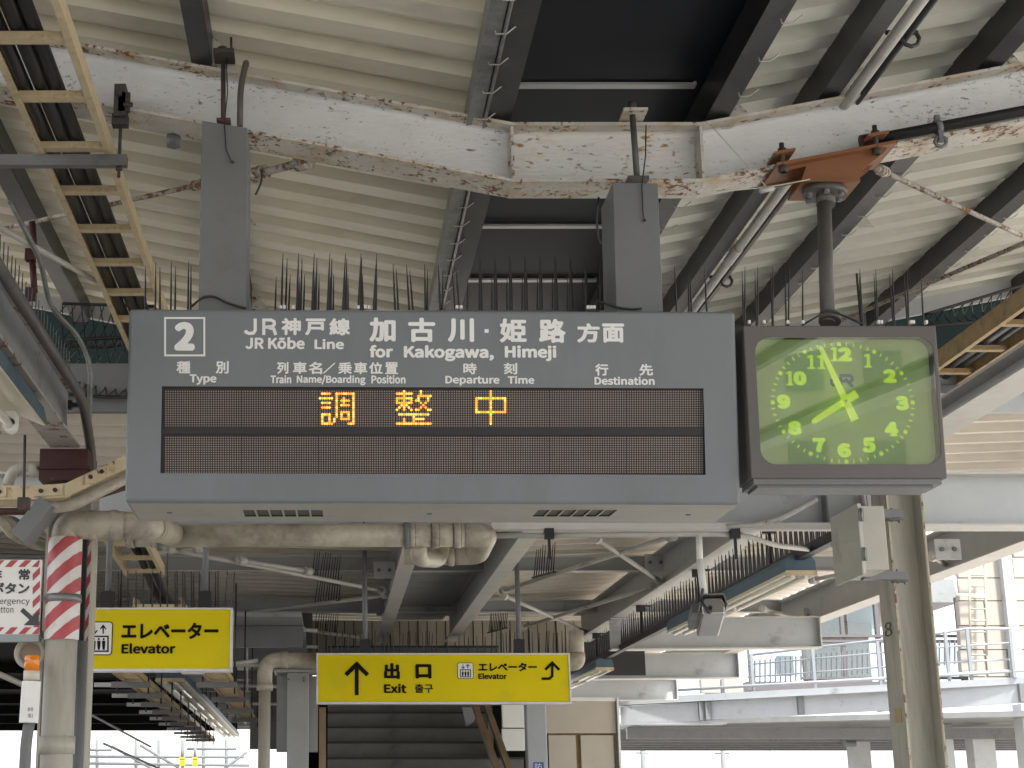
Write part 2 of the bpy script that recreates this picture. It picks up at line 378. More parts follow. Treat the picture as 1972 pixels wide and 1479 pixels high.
# ------------------------------------------------------------ near canopy
VX0, VX1 = .79, 1.62          # flat middle of the butterfly roof
def rise(x): return .2*max(VX0-x, x-VX1, 0)
can = thing('platform_canopy', 'butterfly canopy of cream corrugated sheet on dark purlins above the departure board', 'canopy', (1.2, 6.6, CH+2.6))
def ribs(y0, y1, pitch, h, prof):
    out = []; y = y0
    while y < y1:
        for a, b in prof: out.append((y+a*pitch, b*h))
        y += pitch
    return out
PR = [(0, 0), (.44, 0), (.455, .5), (.49, .5), (.50, 1.1), (.62, 1.1), (.63, .75), (.70, .75), (.71, 1.1), (.955, 1.1), (.99, 0)]
def sheet(name, x0, x1, zf, prof, m, par):
    mb = MB(); n = len(prof)
    for x in (x0, x1):
        for yy, zz in prof: mb.v.append(Vector((x, yy, zf(x)+zz)))
    for i in range(n-1): mb.f.append([i, i+1, n+i+1, n+i]); mb.m.append(0); mb.sm.append(False)
    return mb.build(name, m, par, fix=False)
pf = ribs(-7, 11.3, .3, .06, PR)
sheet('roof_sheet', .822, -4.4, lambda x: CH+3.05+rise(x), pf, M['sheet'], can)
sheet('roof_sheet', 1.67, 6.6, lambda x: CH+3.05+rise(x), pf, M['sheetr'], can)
# main cross beam that bends twice
def Ifil(h, b, tw, tf, r=.022):
    q = [(-b/2, 0), (b/2, 0), (b/2, tf)]; n = 4
    q += [(tw/2+r-r*math.sin(R(90*k/n)), tf+r-r*math.cos(R(90*k/n))) for k in range(n+1)]
    q += [(tw/2+r-r*math.cos(R(90*k/n)), h-tf-r+r*math.sin(R(90*k/n))) for k in range(n+1)]
    q += [(b/2, h-tf), (b/2, h), (-b/2, h)]
    q += [(-x, y) for x, y in q[2:-2]][::-1]
    return q
def mainbeam(yc, par):
    prf = Ifil(.28, .2, .01, .014); ms = [0 if (abs(prf[j][0]) < .06 and abs(prf[(j+1) % len(prf)][0]) < .06) else 1 for j in range(len(prf))]
    xs = [-4.3, VX0, VX1, 6.5]; pts = [Vector((x, yc, CH+2.6+rise(x))) for x in xs]
    b = MB(); b.sweep(prf, pts, side=Y*-1, up=Z, mis=ms)
    for i in range(len(b.f)): b.sm[i] = b.m[i] == 0
    for i in range(len(prf), 2*len(prf)):
        if b.m[i] == 0: b.m[i] = 2
    return b.build('cross_beam', [M['bluegrey'], M['flange2'], M['webrust']], par)
mainbeam(6.6, can); mainbeam(.9, can)
for x in (VX0, VX1):
    b = MB(); zc = CH+2.6
    b.bb((x-.006, 6.51, zc+.016), (x+.006, 6.594, zc+.264)); b.bb((x-.013, 6.585, zc+.016), (x+.013, 6.593, zc+.264))
    b.build('weld_plate', M['flange'], can)
# purlins
def cprof(w, h, t=.006):
    return [(-w/2, 0), (w/2, 0), (w/2, t), (-w/2+t, t), (-w/2+t, h-t), (w/2, h-t), (w/2, h), (-w/2, h)]
PUR = [(-3.25, .08, 'dark'), (-1.86, .11, 'dark'), (-.585, .085, 'darkrust'), (.735, .1, 'dark'), (1.70, .1, 'dark'), (2.2, .085, 'dark'), (2.93, .1, 'dark'), (4.0, .1, 'dark'), (5.1, .1, 'dark')]
for x, wd, mm in PUR:
    z = CH+2.897+rise(x); h = 3.05-2.897-.003
    b = MB(); b.sweep(cprof(wd*(-1 if x < 1 else 1), h), [(x, -7, z), (x, 11.35, z)], side=X, up=Z); b.build('purlin', M[mm], can)
    if x > 1.2 or x == -.585:
        c = MB()
        for yy in [4.9, 6.55, 8.6, 10.2]: c.hexa([(x+wd/2+.004, yy-.01, z), (x+wd/2+.11, yy-.01, z), (x+wd/2+.11, yy, z), (x+wd/2+.004, yy, z), (x+wd/2+.004, yy-.01, z+.13), (x+wd/2+.02, yy-.01, z+.13), (x+wd/2+.02, yy, z+.13), (x+wd/2+.004, yy, z+.13)])
        c.build('cleat', M['flange'], can)
# lighter angle and clips beside the gutter purlin
b = MB(); z = CH+2.9; b.sweep([(-.035, 0), (.03, 0), (.03, .006), (-.029, .006), (-.029, .1), (-.035, .1)], [(.63, -7, z), (.63, 11.3, z)], side=X, up=Z); b.build('edge_angle', M['galv'], can)
def clips(x, z, y0, y1, st, par, m='rod', w=.05):
    c = MB(); y = y0
    while y < y1:
        c.tube([(x-w*.6, y, z+.01), (x-w*.55, y, z-.008), (x+w*.3, y-.004, z-.008), (x+w, y-.02, z+.016)], .0035, 5); y += st
    c.build('wire_clip', M[m], par)
clips(.665, CH+2.895, 4.6, 11.2, .27, can); clips(1.755, CH+2.895, 4.6, 11, .33, can); clips(2.97, CH+2.895+rise(2.93), 6.9, 11, .3, can); clips(4.05, CH+2.895+rise(4.0), 7.5, 11, .3, can)
b = MB(); b.tube([(.672, -2, CH+2.893), (.672, 11.2, CH+2.893)], .008, 6); b.build('conduit', M['galv'], can)
# gutter with straps
b = MB(); zb = CH+3.113; b.sweep([(-.39, 0), (.46, 0), (.46, .32), (.452, .32), (.452, .008), (-.382, .008), (-.382, .32), (-.39, .32)], [(1.215, -7, zb), (1.215, 11.3, zb)], side=X, up=Z)
b.build('gutter', M['navy'], can)
for x in (.802, 1.668): b = MB().bb((x, -7, CH+3.03), (x+.012, 11.3, CH+3.45)); b.build('gutter_flashing', M['dark'], can)
for yy in (4.75, 5.68, 6.6, 7.5, 8.42, 9.38, 10.3):
    b = MB(); z = zb-.018
    b.bb((.80, yy-.022, z), (1.63, yy+.022, z+.012)); b.bb((.80, yy-.022, z+.012), (.812, yy+.022, z+.22)); b.bb((1.618, yy-.022, z+.012), (1.63, yy+.022, z+.22)); b.bb((.74, yy-.022, z+.2), (.8, yy+.022, z+.212))
    b.build('gutter_strap', M['alu'], can)
b = MB(); b.bb((-4.4, 11.32, CH+2.8), (6.6, 11.36, CH+2.83)); 
b = MB()
for s in (-1, 1):
    x0 = VX0 if s < 0 else VX1; x1 = -4.4 if s < 0 else 6.6
    b.hexa([(x0, 11.31, CH+2.93), (x1, 11.31, CH+2.93+rise(x1)), (x1, 11.35, CH+2.93+rise(x1)), (x0, 11.35, CH+2.93), (x0, 11.31, CH+3.2), (x1, 11.31, CH+3.2+rise(x1)), (x1, 11.35, CH+3.2+rise(x1)), (x0, 11.35, CH+3.2)])
b.build('edge_trim', M['lightsteel'], can)

# conduits fixed along purlins
b = MB(); xx = 2.285; z = CH+2.90+rise(xx)-.03
b.tube([(xx, 4, z), (xx, 8.55, z)], .026, 10); b.tube([(xx, 8.7, z), (xx, 10.9, z)], .026, 10); b.tube([(xx, 8.5, z), (xx, 8.75, z)], .03, 10); b.tube([(xx, 7.0, z), (xx, 7.05, z)], .031, 10)
o = b.build('conduit_pipe', M['rod']); tag(o, 'pale conduit pipe running beside a dark purlin right of the gutter', 'pipe')
b = MB(); xx = 2.345; z = CH+2.90+rise(xx)-.03; b.tube([(xx, 4, z), (xx, 10.9, z)], .014, 8)
tag(b.build('conduit_pipe', M['dark']), 'thin dark conduit pipe hugging the pale conduit under the roof', 'pipe')
for yy in (5.95, 9.1):
    b = MB(); c = Vector((2.36, yy, z-.012)); b.tube([c+Vector((.035*math.cos(k*.785), 0, .035*math.sin(k*.785))) for k in range(9)], .009, 6, cap=False); b.bb(c+Vector((-.1, -.008, .02)), c+Vector((.03, .008, .035)))
    tag(b.build('pipe_clamp', M['dark']), 'dark ring clamp on the conduit %s' % ('above the bent beam' if yy < 7 else 'just above the board top'), 'clamp')
# black conduit lying on the lower flange of the right arm
xs = [2.33, 4.6]; b = MB(); p0, p1 = [Vector((x, 6.49, CH+2.6+rise(x)+.045)) for x in xs]
b.tube([p0, p1], .024, 12); o = b.build('conduit_pipe', M['black']); tag(o, 'glossy black conduit lying along the right arm of the bent beam', 'pipe')
b = MB(); d = (p1-p0).normalized(); b.tube([p0-d*.02, p0+d*.05], .029, 12); b.build('end_socket', M['redbox'], o)
b = MB(); c = p0+d*.33; b.tube([c-d*.012, c+d*.012], .033, 12); b.box(c-Z*.05-Y*.015, (.02, .03, .05)); b.tube([c-Z*.075+Vector((.025*math.cos(k*.785), -.015, .025*math.sin(k*.785))) for k in range(9)], .009, 6, cap=False); b.box(c+Z*.04, (.02, .02, .03))
b.build('clamp', M['midgrey'], o)

# ------------------------------------------------------------ roof brace rods
def rod(p0, p1, r, m, label, name='brace_rod', cat='brace', turn=True, group=None):
    b = MB(); b.tube([p0, p1], r, 8); o = b.build(name, M[m]); tag(o, label, cat, group)
    if turn:
        d = (Vector(p1)-Vector(p0)).normalized(); b = MB()
        b.tube([Vector(p0)+d*.02, Vector(p0)+d*.1], r*2, 8); b.tube([Vector(p1)-d*.1, Vector(p1)-d*.02], r*2, 8); b.build('fork_end', M[m], o)
    return o
rod(Q(1690, 325, 6.72), Q(2060, 497, 9.2), .013, 'rustrod', 'scaly rusty brace rod running down right from the orange bracket')
rod(Q(2050, 435, 7.6), Q(1585, 632, 11.1), .014, 'rustrod', 'thin rusty brace rod passing behind the clock pole')
rod(Q(600, 308, 6.75), Q(486, 338, 7.1), .02, 'rustrod', 'short thick rusted rod beside the left hanger post')
rod(Q(400, 352, 7.3), Q(-60, 455, 8.6), .0135, 'rustrod', 'rusty brace rod crossing behind the cream ladder rack')
rod(Q(-30, 422, 7.0), Q(330, 622, 9.8), .016, 'rod', 'grey brace rod slanting down behind the ladder rack at left')
b = MB(); b.tube(sag(Q(1368, 240, 6.42), Q(1478, 362, 6.42), .0), .0025, 5); b.tube(sag(Q(1380, 368, 6.42), Q(1560, 345, 6.42), .01), .003, 5); b.tube([Q(1463, 368, 6.42), Q(1490, 362, 6.42)], .012, 6)
tag(b.build('guy_wire', M['rod']), 'thin steel wire strung across the right joint of the bent beam', 'wire')

# ------------------------------------------------------------ departure board
pl = PL(Q(240, 966, 6.25), Q(1427, 971.5, 6.25)-Q(240, 966, 6.25), Q(247, 596, 6.16)-Q(240, 966, 6.25))
sg = thing('departure_board', 'large grey LED departure board for track 2 hanging from two posts', 'departure board', Q(833, 985, 6.45))
x1 = pl.px(1427, 971)[0]; zt = pl.px(830, 597)[1]
A = pl.P(0, 0); Bc = pl.P(x1, 0)
dep = .44
T0, T1 = pl.P(0, zt), pl.P(x1, zt)
b = MB(); up = Vector((0, 0, 1))
back = [Vector((A.x, A.y+dep, A.z-.004)), Vector((Bc.x, Bc.y+dep, Bc.z-.004)), Vector((T1.x, A.y+dep-.02, T1.z+.01)), Vector((T0.x, A.y+dep-.02, T0.z+.01))]
b.hexa([A, Bc, back[1], back[0], T0, T1, back[2], back[3]])
for i, f in enumerate(b.f):
    if i == 0: b.m[i] = 1
hs_ = b.build('housing', [M['sign'], M['signbot'], M['black']], sg, bevel=.014)
# window and vent openings
def cutter(poly2, plane, d0, d1):
    c = MB(); c.prism([plane.P(a_, b_, d0) for a_, b_ in poly2], plane.n*(d1-d0), mi=0); o = c.build('cutter', M['black']); return o
wn = [pl.px(*q) for q in ((312, 744), (1354.5, 748), (1359, 914.5), (309, 911))]
plb = PL(A, X, Y*-1); plb = PL(A, (Bc-A), Vector((0, -1, 0)).cross(Vector((0, 0, 0))) if False else Vector((0, 1, 0)))
# bottom plane: normal must face down
if plb.n.z > 0: plb.n = -plb.n
VENT = []
for (u0, u1) in ((467, 621), (1037, 1189)):
    for k in range(6):
        wv = 22; st = (u1-u0-wv)/5
        ua = u0+k*st; sh = (ua-640)*-.030
        VENT.append([plb.px(ua+(0 if u0 < 640 else 0), 981.5), plb.px(ua+wv, 981.5), plb.px(ua+wv+sh, 993.5), plb.px(ua+sh, 993.5)])
cs = [cutter(wn, pl, -.02, .02)]
for q in VENT: cs.append(cutter(q, plb, -.012, .01))
cut(hs_, cs)
b = MB()
for q in VENT: b.add([plb.P(a_, b_, -.003) for a_, b_ in q], [(0, 1, 2, 3)])
b.build('vent_grille', mat('vent_dark', (.1, .085, .07), .7), sg)
b = MB()
for (u, v) in ((327, 986), (827, 988), (1325, 990)): b.box(plb.U(u, v, .003), (.02, .012, .006))
b.build('screw', M['midgrey'], sg)
b = MB(); aL = A+Vector((.02, .012, -.001)); b.bb((A.x+.01, A.y+.012, A.z-.004), (Bc.x-.01, A.y+.02, A.z-.0005)); b.build('seam', M['midgrey'], sg)
# LED display
b = MB(); b.add([pl.P(a_, b_, -.0185) for a_, b_ in wn], [(0, 1, 2, 3)], 0)
lo = [pl.px(*q) for q in ((312, 820.5), (1357, 823.5), (1357, 838), (310, 835.5))]
b.prism([pl.P(a_, b_, -.018) for a_, b_ in lo], pl.n*.008, 1)
b.build('display_panel', [M['ledback'], M['black']], sg)
def glyph(rows, off=0):
    s = set()
    for r, cols in rows.items():
        for c in cols: s.add((c, r))
    return s
rg = lambda a_, b_: list(range(a_, b_+1))
CHO = glyph({1: rg(1,4)+rg(7,14), 2: [7,14], 3: rg(0,5)+[7,10,14], 4: [7]+rg(9,12)+[14], 5: rg(1,4)+[7,10,14], 6: [7]+rg(9,12)+[14], 7: rg(1,4)+[7,14], 8: [7,14], 9: [7]+rg(9,12)+[14], 10: rg(1,4)+[7,9,12,14], 11: [1,4,7,9,12,14], 12: [1,4,6]+rg(9,12)+[14], 13: [1,4,6,14], 14: rg(1,5)+[12,13,14]})
SEI = glyph({0: [3,10], 1: rg(0,6)+[10], 2: [3]+rg(9,14), 3: rg(0,6)+[9,13], 4: [0,3,6,8,9,13], 5: rg(0,6)+[10,12], 6: [2,3,4,11], 7: [1,3,5,10,12], 8: [0,3,6,8,9,13,14], 10: rg(1,13), 11: [7], 12: [3]+rg(7,11), 13: [3,7], 14: rg(0,14)})
CHU = glyph({**{r: [6] for r in (0,1,2,10,11,12,13,14)}, 3: rg(0,12), 9: rg(0,12), **{r: [0,6,12] for r in (4,5,6,7,8)}})
off_, on_ = MB(), MB(); 
hexr = [(math.cos(k*math.pi/3), math.sin(k*math.pi/3)) for k in range(6)]
kpx = (pl.px(841, 780)[0]-pl.px(840, 780)[0])
jn = MB()
for row in (0, 1):
    v0 = (751.5, 840.5)[row]
    for bk in range(7):
        ub = 316.5+bk*148.7
        if bk: 
            jn.add([pl.U(ub-.9, v0-1.5, -.0155), pl.U(ub+.1, v0-1.5, -.0155), pl.U(ub+.1, v0+68, -.0155), pl.U(ub-.9, v0+68, -.0155)], [(0,1,2,3)])
        for cx in range(32):
            for cy in range(16):
                gl = None
                if row == 0: gl = {2: CHO, 3: SEI, 4: CHU}.get(bk)
                u = ub+2.2+cx*4.615; v = v0+1.2+cy*4.45
                oy = {2: 0, 3: 0, 4: 1}.get(bk, 0)
                lit = gl is not None and (cx-oy, cy) in gl
                a_, b_ = pl.px(u, v); rr_ = (2.6 if lit else 1.5)*kpx
                t_ = on_ if lit else off_
                t_.add([pl.P(a_+rr_*hx, b_+rr_*hy, -.0165+(.0012 if lit else 0)) for hx, hy in hexr], [list(range(6))], mi=(rnd.random() < .4) if lit else 0)
tag(off_.build('led_dots', M['ledoff'], sg, fix=False), kind='stuff')
tag(on_.build('lit_led_dots', [M['ledon'], M['ledon2']], sg, fix=False), kind='stuff', label='amber lit characters')
jn.build('panel_joint', M['black'], sg, fix=False)
# lettering
L_ = MB()
stroke(L_, pl, [(318, 612.5), (393.5, 612.5), (393.5, 684.5), (318, 684.5)], 3.6, closed=True)
letter(L_, pl, '2', (336, 620, 375.5, 675.5), .05)
stroke(L_, pl, [(473, 636), (474, 640), (480, 642.3), (488, 641.5), (491.5, 636), (491.5, 613.5)], 6.2)
L2 = MB()
stroke(L_, pl, [(508, 645.3), (508, 616.3), (522, 616.3), (527.5, 619), (528.5, 623.5), (526, 628.5), (508.5, 630.5)], 6)
stroke(L_, pl, [(516, 630.5), (527.5, 634), (531, 645.3)], 6)
for tx, bx, of in (('神', (542, 612.5, 579.5, 645.5), .028), ('戸', (587.5, 613.5, 627, 646), .028), ('線', (634, 613, 674.5, 646), .028),
                   ('JR Kōbe', (472.5, 649, 587, 672.5), .03), ('Line', (605.5, 653, 662.5, 672.8), .03),
                   ('加', (711, 611.5, 762, 658.5), .03), ('古', (786, 612, 838, 659), .03), ('川', (862, 613, 913, 659), .03), ('姫', (962, 613.5, 1014, 660), .026), ('路', (1037.5, 614, 1089.5, 660.5), .03),
                   ('方', (1111, 622.5, 1155, 660), .03), ('面', (1159.5, 623, 1202, 660), .03),
                   ('for', (711.5, 664.5, 757, 689), .035), ('Kakogawa,', (777.5, 665, 951, 696), .035), ('Himeji', (972, 665.5, 1071.5, 695.5), .035),
                   ('種', (340, 695.5, 367, 719.5), .022), ('別', (415.5, 695.5, 440.5, 719.5), .022), ('Type', (365, 721, 417, 741), .03),
                   ('列', (533.5, 697, 555.5, 720), .024), ('車', (564, 697, 591, 720), .022), ('名', (594.5, 697, 620.5, 720.5), .022), ('乗', (651, 697.5, 678, 720.5), .02), ('車', (681.5, 697.5, 707.5, 720.5), .022), ('位', (710.5, 697.5, 737, 720.5), .022), ('置', (741.5, 697.5, 766.5, 720.5), .018),
                   ('Train', (521, 722.5, 561, 738.5), .03), ('Name/Boarding', (571.5, 722.5, 704, 742), .03), ('Position', (715, 722.5, 781, 739), .03),
                   ('時', (892, 699, 918, 721), .02), ('刻', (970, 698.5, 996, 721), .02), ('Departure', (857.5, 724, 962, 743), .03), ('Time', (977.5, 724, 1029, 739.5), .03),
                   ('行', (1146, 700.5, 1171.5, 723.5), .024), ('先', (1231, 701, 1257.5, 723.5), .024), ('Destination', (1144.5, 725.5, 1260.5, 741.5), .03)):
    lt = MB(); letter(lt, pl, tx, bx, of); lt.build('lettering', M['letter'], sg, fix=False)
stroke(L_, pl, [(623, 719), (645, 699)], 2.2)
poly(L_, pl, [(933, 634), (941, 634), (941, 641), (933, 641)])
for i in range(len(L_.m)): L_.m[i] = 0
L_.build('lettering', M['letter'], sg, fix=False)
# hanger posts of the board
def post(u0, u1, v0, v1, ut0, ut1, vt, dpt=.3):
    b = MB(); f = [Q(u0, v1, 6.26), Q(u1, v1, 6.26), Q(ut1, vt[1], 6.26), Q(ut0, vt[0], 6.26)]
    b.prism([p for p in f], Y*dpt); return b.build('hanger_post', M['post'], sg, bevel=.004)
zt_ = T0.z
p1_ = post(382, 473, 0, 598, 389, 476, (232, 246)); p2_ = post(1187, 1277, 0, 601, 1180, 1267, (351, 353))
def cyl(pp, r, n=10): return MB().tube(pp, r, n)
def hrod(u, v0, v1, yy, r, mm='pole'): return cyl([Q(u, v1, yy), Q(u-(0), v0, yy)], r)
b = hrod(430, 118, 236, 6.42, .011); b.tube([Q(428, 108, 6.42), Q(428, 92, 6.42)], .022, 6); b.box(Q(432, 108, 6.45), (.09, .12, .02)); b.box(Q(431, 234, 6.42), (.06, .05, .014)); b.tube([Q(446, 108, 6.42), Q(445, 72, 6.42)], .006, 6); b.build('hanger_rod', M['rusty'], sg)
b = cyl(bend([Q(462, 243, 6.44), Q(463, 170, 6.44), Q(474, 118, 6.44), Q(474, 126, 6.52)], .06), .014, 10); b.build('conduit', M['pole'], sg)
b = cyl([Q(1227, 345, 6.42), Q(1218, 222, 6.42)], .0135, 10); b.tube([Q(1218, 215, 6.42), Q(1218, 198, 6.42)], .021, 6); b.box(Q(1227, 347, 6.42), (.09, .07, .016)); b.build('hanger_rod', M['pole'], sg)
b = MB(); b.box(Q(1219, 222, 6.46), (.105, .14, .012)); b.build('bearing_plate', M['flange2'], sg)
for p in ([(436, 110), (438, 180), (432, 240), (436, 290), (446, 312)], [(1244, 240), (1243, 300), (1236, 360), (1238, 410), (1241, 424)]):
    b = MB().tube([Q(u, v, 6.25 if v > 330 or (u < 600 and v > 235) else 6.40) for u, v in p], .0028, 5); b.build('thin_wire', M['cable'], sg)
b = MB()
for u, v in ((448, 312), (1241, 424)): b.tube([Q(u, v, 6.262), Q(u, v, 6.25)], .007, 8)
b.build('cable_hole', M['black'], sg)
for pts in ([(369, 590), (390, 572), (412, 570), (440, 585), (474, 594)], [(1148, 578), (1170, 586), (1190, 593), (1220, 596), (1236, 594)], [(1153, 380), (1148, 420), (1153, 460), (1158, 470)], [(492, 375), (500, 360), (505, 345), (503, 330)]):
    b = MB().tube(bend([Q(u, v, 6.24) for u, v in pts], .05, 4), .005, 6); b.build('loose_cable', M['cable'], sg)
# bird spikes
def unit(mb, par):
    for q in mb.v: q += WL[par.name]
    return mb.build('bird_spike', M['spike'], par)
SP = MB(); SP.tube([(0, 0, 0), (0, 0, .5), (0, 0, 1)], [.5, .42, .12], 6); spk0 = unit(SP, sg)
def spike(par, src, u0, v0, u1, v1, yy, r=.0085, dy=0):
    p0 = Q(u0, v0, yy); p1 = Q(u1, v1, yy+dy); d = p1-p0; q = d.to_track_quat('Z', 'Y').to_euler()
    if src.get('used') is None:
        src['used'] = 1; src.location = p0-WL[par.name]; src.rotation_euler = q; src.scale = (r, r, d.length); return src
    c = inst(src, par, p0, q, (r, r, d.length)); return c
vb = 597
for ub, ut, vt in ((280, 280, 514), (299, 300, 505), (308, 308, 514), (329, 330, 504), (337, 338, 513), (362, 363, 503), (367, 368, 511)): spike(sg, spk0, ub, vb, ut, vt, 6.36)
for k in range(7):
    ub = 542+k*29.6; lean = (3-k)*-.5+3
    spike(sg, spk0, ub, vb, ub+lean+1.5, 488, 6.34, .0095); spike(sg, spk0, ub+8-k*.6, vb, ub+11-k*.9, 497, 6.4, .0095)
    if k < 6: spike(sg, spk0, ub+14-k, vb, ub+17-k*1.8, 528, 6.5, .0085)
    if k < 6: spike(sg, spk0, ub-12 if k == 0 else ub+3+k*.3, vb, (ub-10 if k == 0 else ub+5.5), 533, 6.55, .0085)
for ub, ut, vt in ((761, 757, 508), (767, 763, 518), (788, 783, 509), (795, 789, 521), (819, 818, 509), (823, 823, 520), (848, 844, 511), (852, 853, 520), (876, 870, 511), (884, 879, 521), (900, 901, 535)): spike(sg, spk0, ub, vb, ut, vt, 6.36, .009)
for k in range(9):
    ub = 922+k*29.2; 
    spike(sg, spk0, ub+2, vb, ub+1-k*.2, 498+k*.6-(8 if k else 0), 6.34, .011); spike(sg, spk0, ub+5, vb, ub+4-k*.3, 500, 6.4, .012)
    if k > 0: spike(sg, spk0, ub-4, vb, ub-4, 530, 6.5, .0085)
for ub, ut, vt in ((1303, 1299, 513), (1332, 1328, 519), (1361, 1357, 515), (1327, 1325, 525)): spike(sg, spk0, ub, vb+3, ut, vt, 6.36)
b = MB()
for u in (541, 548, 565, 690, 704, 711, 880, 888, 1132, 1138, 1144): b.box(Q(u, 592.5, 6.27), (.011, .02, .014))
b.build('spike_clip', M['letter'], sg)

# ------------------------------------------------------------ clock
pc = PL(Q(1447, 921, 6.2), X, Q(1441, 625, 6.2-.035)-Q(1447, 921, 6.2))
ck = thing('station_clock', 'square grey cased clock with green face hanging on a pole', 'clock', Q(1636, 925, 6.3))
cw = pc.px(1825, 925)[0]; chh = pc.px(1630, 627)[1]
b = MB(); dpc = .21; c0 = pc.P(0, 0); c1 = pc.P(cw, 0); t0 = pc.P(0, chh); t1 = pc.P(cw, chh)
b.hexa([c0, c1, c1+Y*dpc, c0+Y*dpc, t0, t1, Vector((t1.x, c1.y+dpc, t1.z)), Vector((t0.x, c0.y+dpc, t0.z))])
case = b.build('case', [M['clockframe'], M['black']], ck, bevel=.005)
fa = pc.px(1466, 894.5); fb = pc.px(1796, 649); 
fx0, fy0, fx1, fy1 = fa[0], fa[1], fb[0], fb[1]
cut(case, [cutter(rrect(fx0, fy0, fx1, fy1, .062, 8), pc, -.08, .02)])
b = MB(); b.bb((c0.x+.012, c0.y+.012, c0.z-.022), (c1.x-.02, c0.y+dpc-.01, c0.z+.001)); b.bb((c0.x+.03, c0.y+.03, c0.z-.034), (c1.x-.05, c0.y+dpc-.03, c0.z-.02)); b.build('base_tray', M['post'], ck)
b = MB(); DD = -.048
b.prism([pc.P(a_, b_, DD-.005) for a_, b_ in rrect(fx0-.0, fy0, fx1-.004, fy1, .06, 8)], pc.n*.005); b.build('dial', M['dial'], ck)
b = MB(); b.prism([pc.P(a_, b_, -.006) for a_, b_ in rrect(fx0+.001, fy0+.001, fx1-.001, fy1-.001, .061, 8)], pc.n*.003); b.build('cover_glass', M['glass'], ck)
def zc(x, y): return (1460+x/5.688, 640+y/5.688)
class PLd(PL):           # same plane pushed back to the dial
    pass
pd = PL(pc.P(0, 0, DD), pc.ex, pc.ey)
nb = MB(); cx_, cy_ = pd.px(*zc(926, 768)); 
rx = abs(pd.px(*zc(1692, 768))[0]-pd.px(*zc(158, 768))[0])/2; ry = abs(pd.px(*zc(926, 125))[1]-pd.px(*zc(926, 1412))[1])/2
for k in range(60):
    a_ = R(6*k); r_ = rx
    c = Vector((cx_+math.sin(a_)*rx, cy_+math.cos(a_)*ry)); du = Vector((math.sin(a_), math.cos(a_))); dv = Vector((du.y, -du.x))
    s1, s2 = ((.0075, .0075) if k % 5 == 0 else (.0075, .0024))
    q = [c-du*s1-dv*s2, c-du*s1+dv*s2, c+du*s1+dv*s2, c+du*s1-dv*s2]
    nb.add([pd.P(p.x, p.y, .001) for p in q], [(0, 1, 2, 3)])
nb.build('minute_mark', M['lume'], ck, fix=False)
NUM = {'12': (795, 165, 1025, 316), '1': (1160, 236, 1248, 385), '2': (1370, 405, 1514, 552), '3': (1505, 697, 1648, 852), '4': (1382, 982, 1535, 1135), '5': (1140, 1152, 1285, 1318), '6': (868, 1215, 1016, 1372), '7': (598, 1158, 738, 1312), '8': (325, 972, 476, 1125), '9': (205, 682, 352, 836), '10': (305, 428, 528, 580), '11': (537, 250, 738, 400)}
def one(x0, y0, x1, y1):     # a slab serif figure 1
    xm = (x0+x1)/2+3
    for q in ([(xm-17, y0), (xm+17, y0), (xm+17, y1-12), (xm-17, y1-12)], [(x0+4, y1-16), (x1, y1-16), (x1, y1), (x0+4, y1)], [(x0, y0+12), (xm-17, y0), (xm-17, y0+26), (x0, y0+32)]):
        poly(nn, pd, [zc(*p) for p in q], .001)
for s, (x0, y0, x1, y1) in NUM.items():
    nn = MB()
    if s in ('1', '11'):
        if s == '1': one(x0, y0, x1, y1)
        else: one(x0, y0, x0+88, y1); one(x1-88, y0, x1, y1)
        nn.build('numeral', M['lume'], ck, fix=False); continue
    if s in ('12', '10'):
        one(x0, y0, x0+82, y1); x0 += 82; s = s[1]
    letter(nn, pd, s, (*zc(x0, y0), *zc(x1, y1)), .055, .001)
    sl = {'2': [(x0+4, y1-34, x0+22, y1)], '7': [(x0, y0, x0+16, y0+44)], '5': [(x1-34, y0-4, x1-18, y0+34)], '4': [(x0+62, y1-14, x1-8, y1)]}.get(s, [])
    for (a0, b0, a1, b1) in sl: poly(nn, pd, [zc(a0, b0), zc(a1, b0), zc(a1, b1), zc(a0, b1)], .0021)
    nn.build('numeral', M['lume'], ck, fix=False)
lg = MB()
def zcs(pts): return [zc(*p) for p in pts]
for mi, wd, d in ((1, 9.6, .001), (0, 6.2, .0016)):
    stroke(lg, pd, zcs([(905, 603), (905, 475), (1005, 475), (1028, 492), (1028, 525), (1005, 545), (975, 548)]), wd, d, mi)
    stroke(lg, pd, zcs([(930, 548), (960, 520), (1035, 596)]), wd*.9, d, mi)
    stroke(lg, pd, zcs([(804, 512), (804, 560), (820, 580), (862, 580), (872, 560), (872, 500)]), wd*.8, d, mi)
stroke(lg, pd, zcs([(822, 636), (842, 622), (860, 636), (845, 652), (822, 648)]), 1.6, .001, 1); 
for x in (900, 945, 990): stroke(lg, pd, zcs([(x-14, 622), (x+18, 622), (x+22, 648), (x-14, 650)]), 1.4, .001, 1, closed=True)
for i in range(len(lg.m)): pass
lg.build('emblem', [M['logoblue'], M['logoedge']], ck, fix=False)
ph = PL(pc.P(0, 0, -.022), pc.ex, pc.ey); piv = ph.px(*zc(961, 752))
def hand(tx, ty, bx, by, w0, d, taper):
    t = Vector(ph.px(*zc(tx, ty))); q = Vector(ph.px(*zc(bx, by))); u_ = (t-q).normalized(); n_ = Vector((-u_.y, u_.x)); k = kpx/5.688*w0/2
    pts = [q-n_*k, q+n_*k, t+n_*k*taper-u_*k*.6, t+n_*k*.5*taper, t-n_*k*.5*taper, t-n_*k*taper-u_*k*.6]
    b = MB(); b.prism([ph.P(p.x, p.y, d) for p in pts], ph.n*.0025); b.build('hand', M['hand'], ck)
hand(596, 985, 1085, 668, 92, -.006, .62); hand(676, 152, 1060, 962, 92, 0, .5)
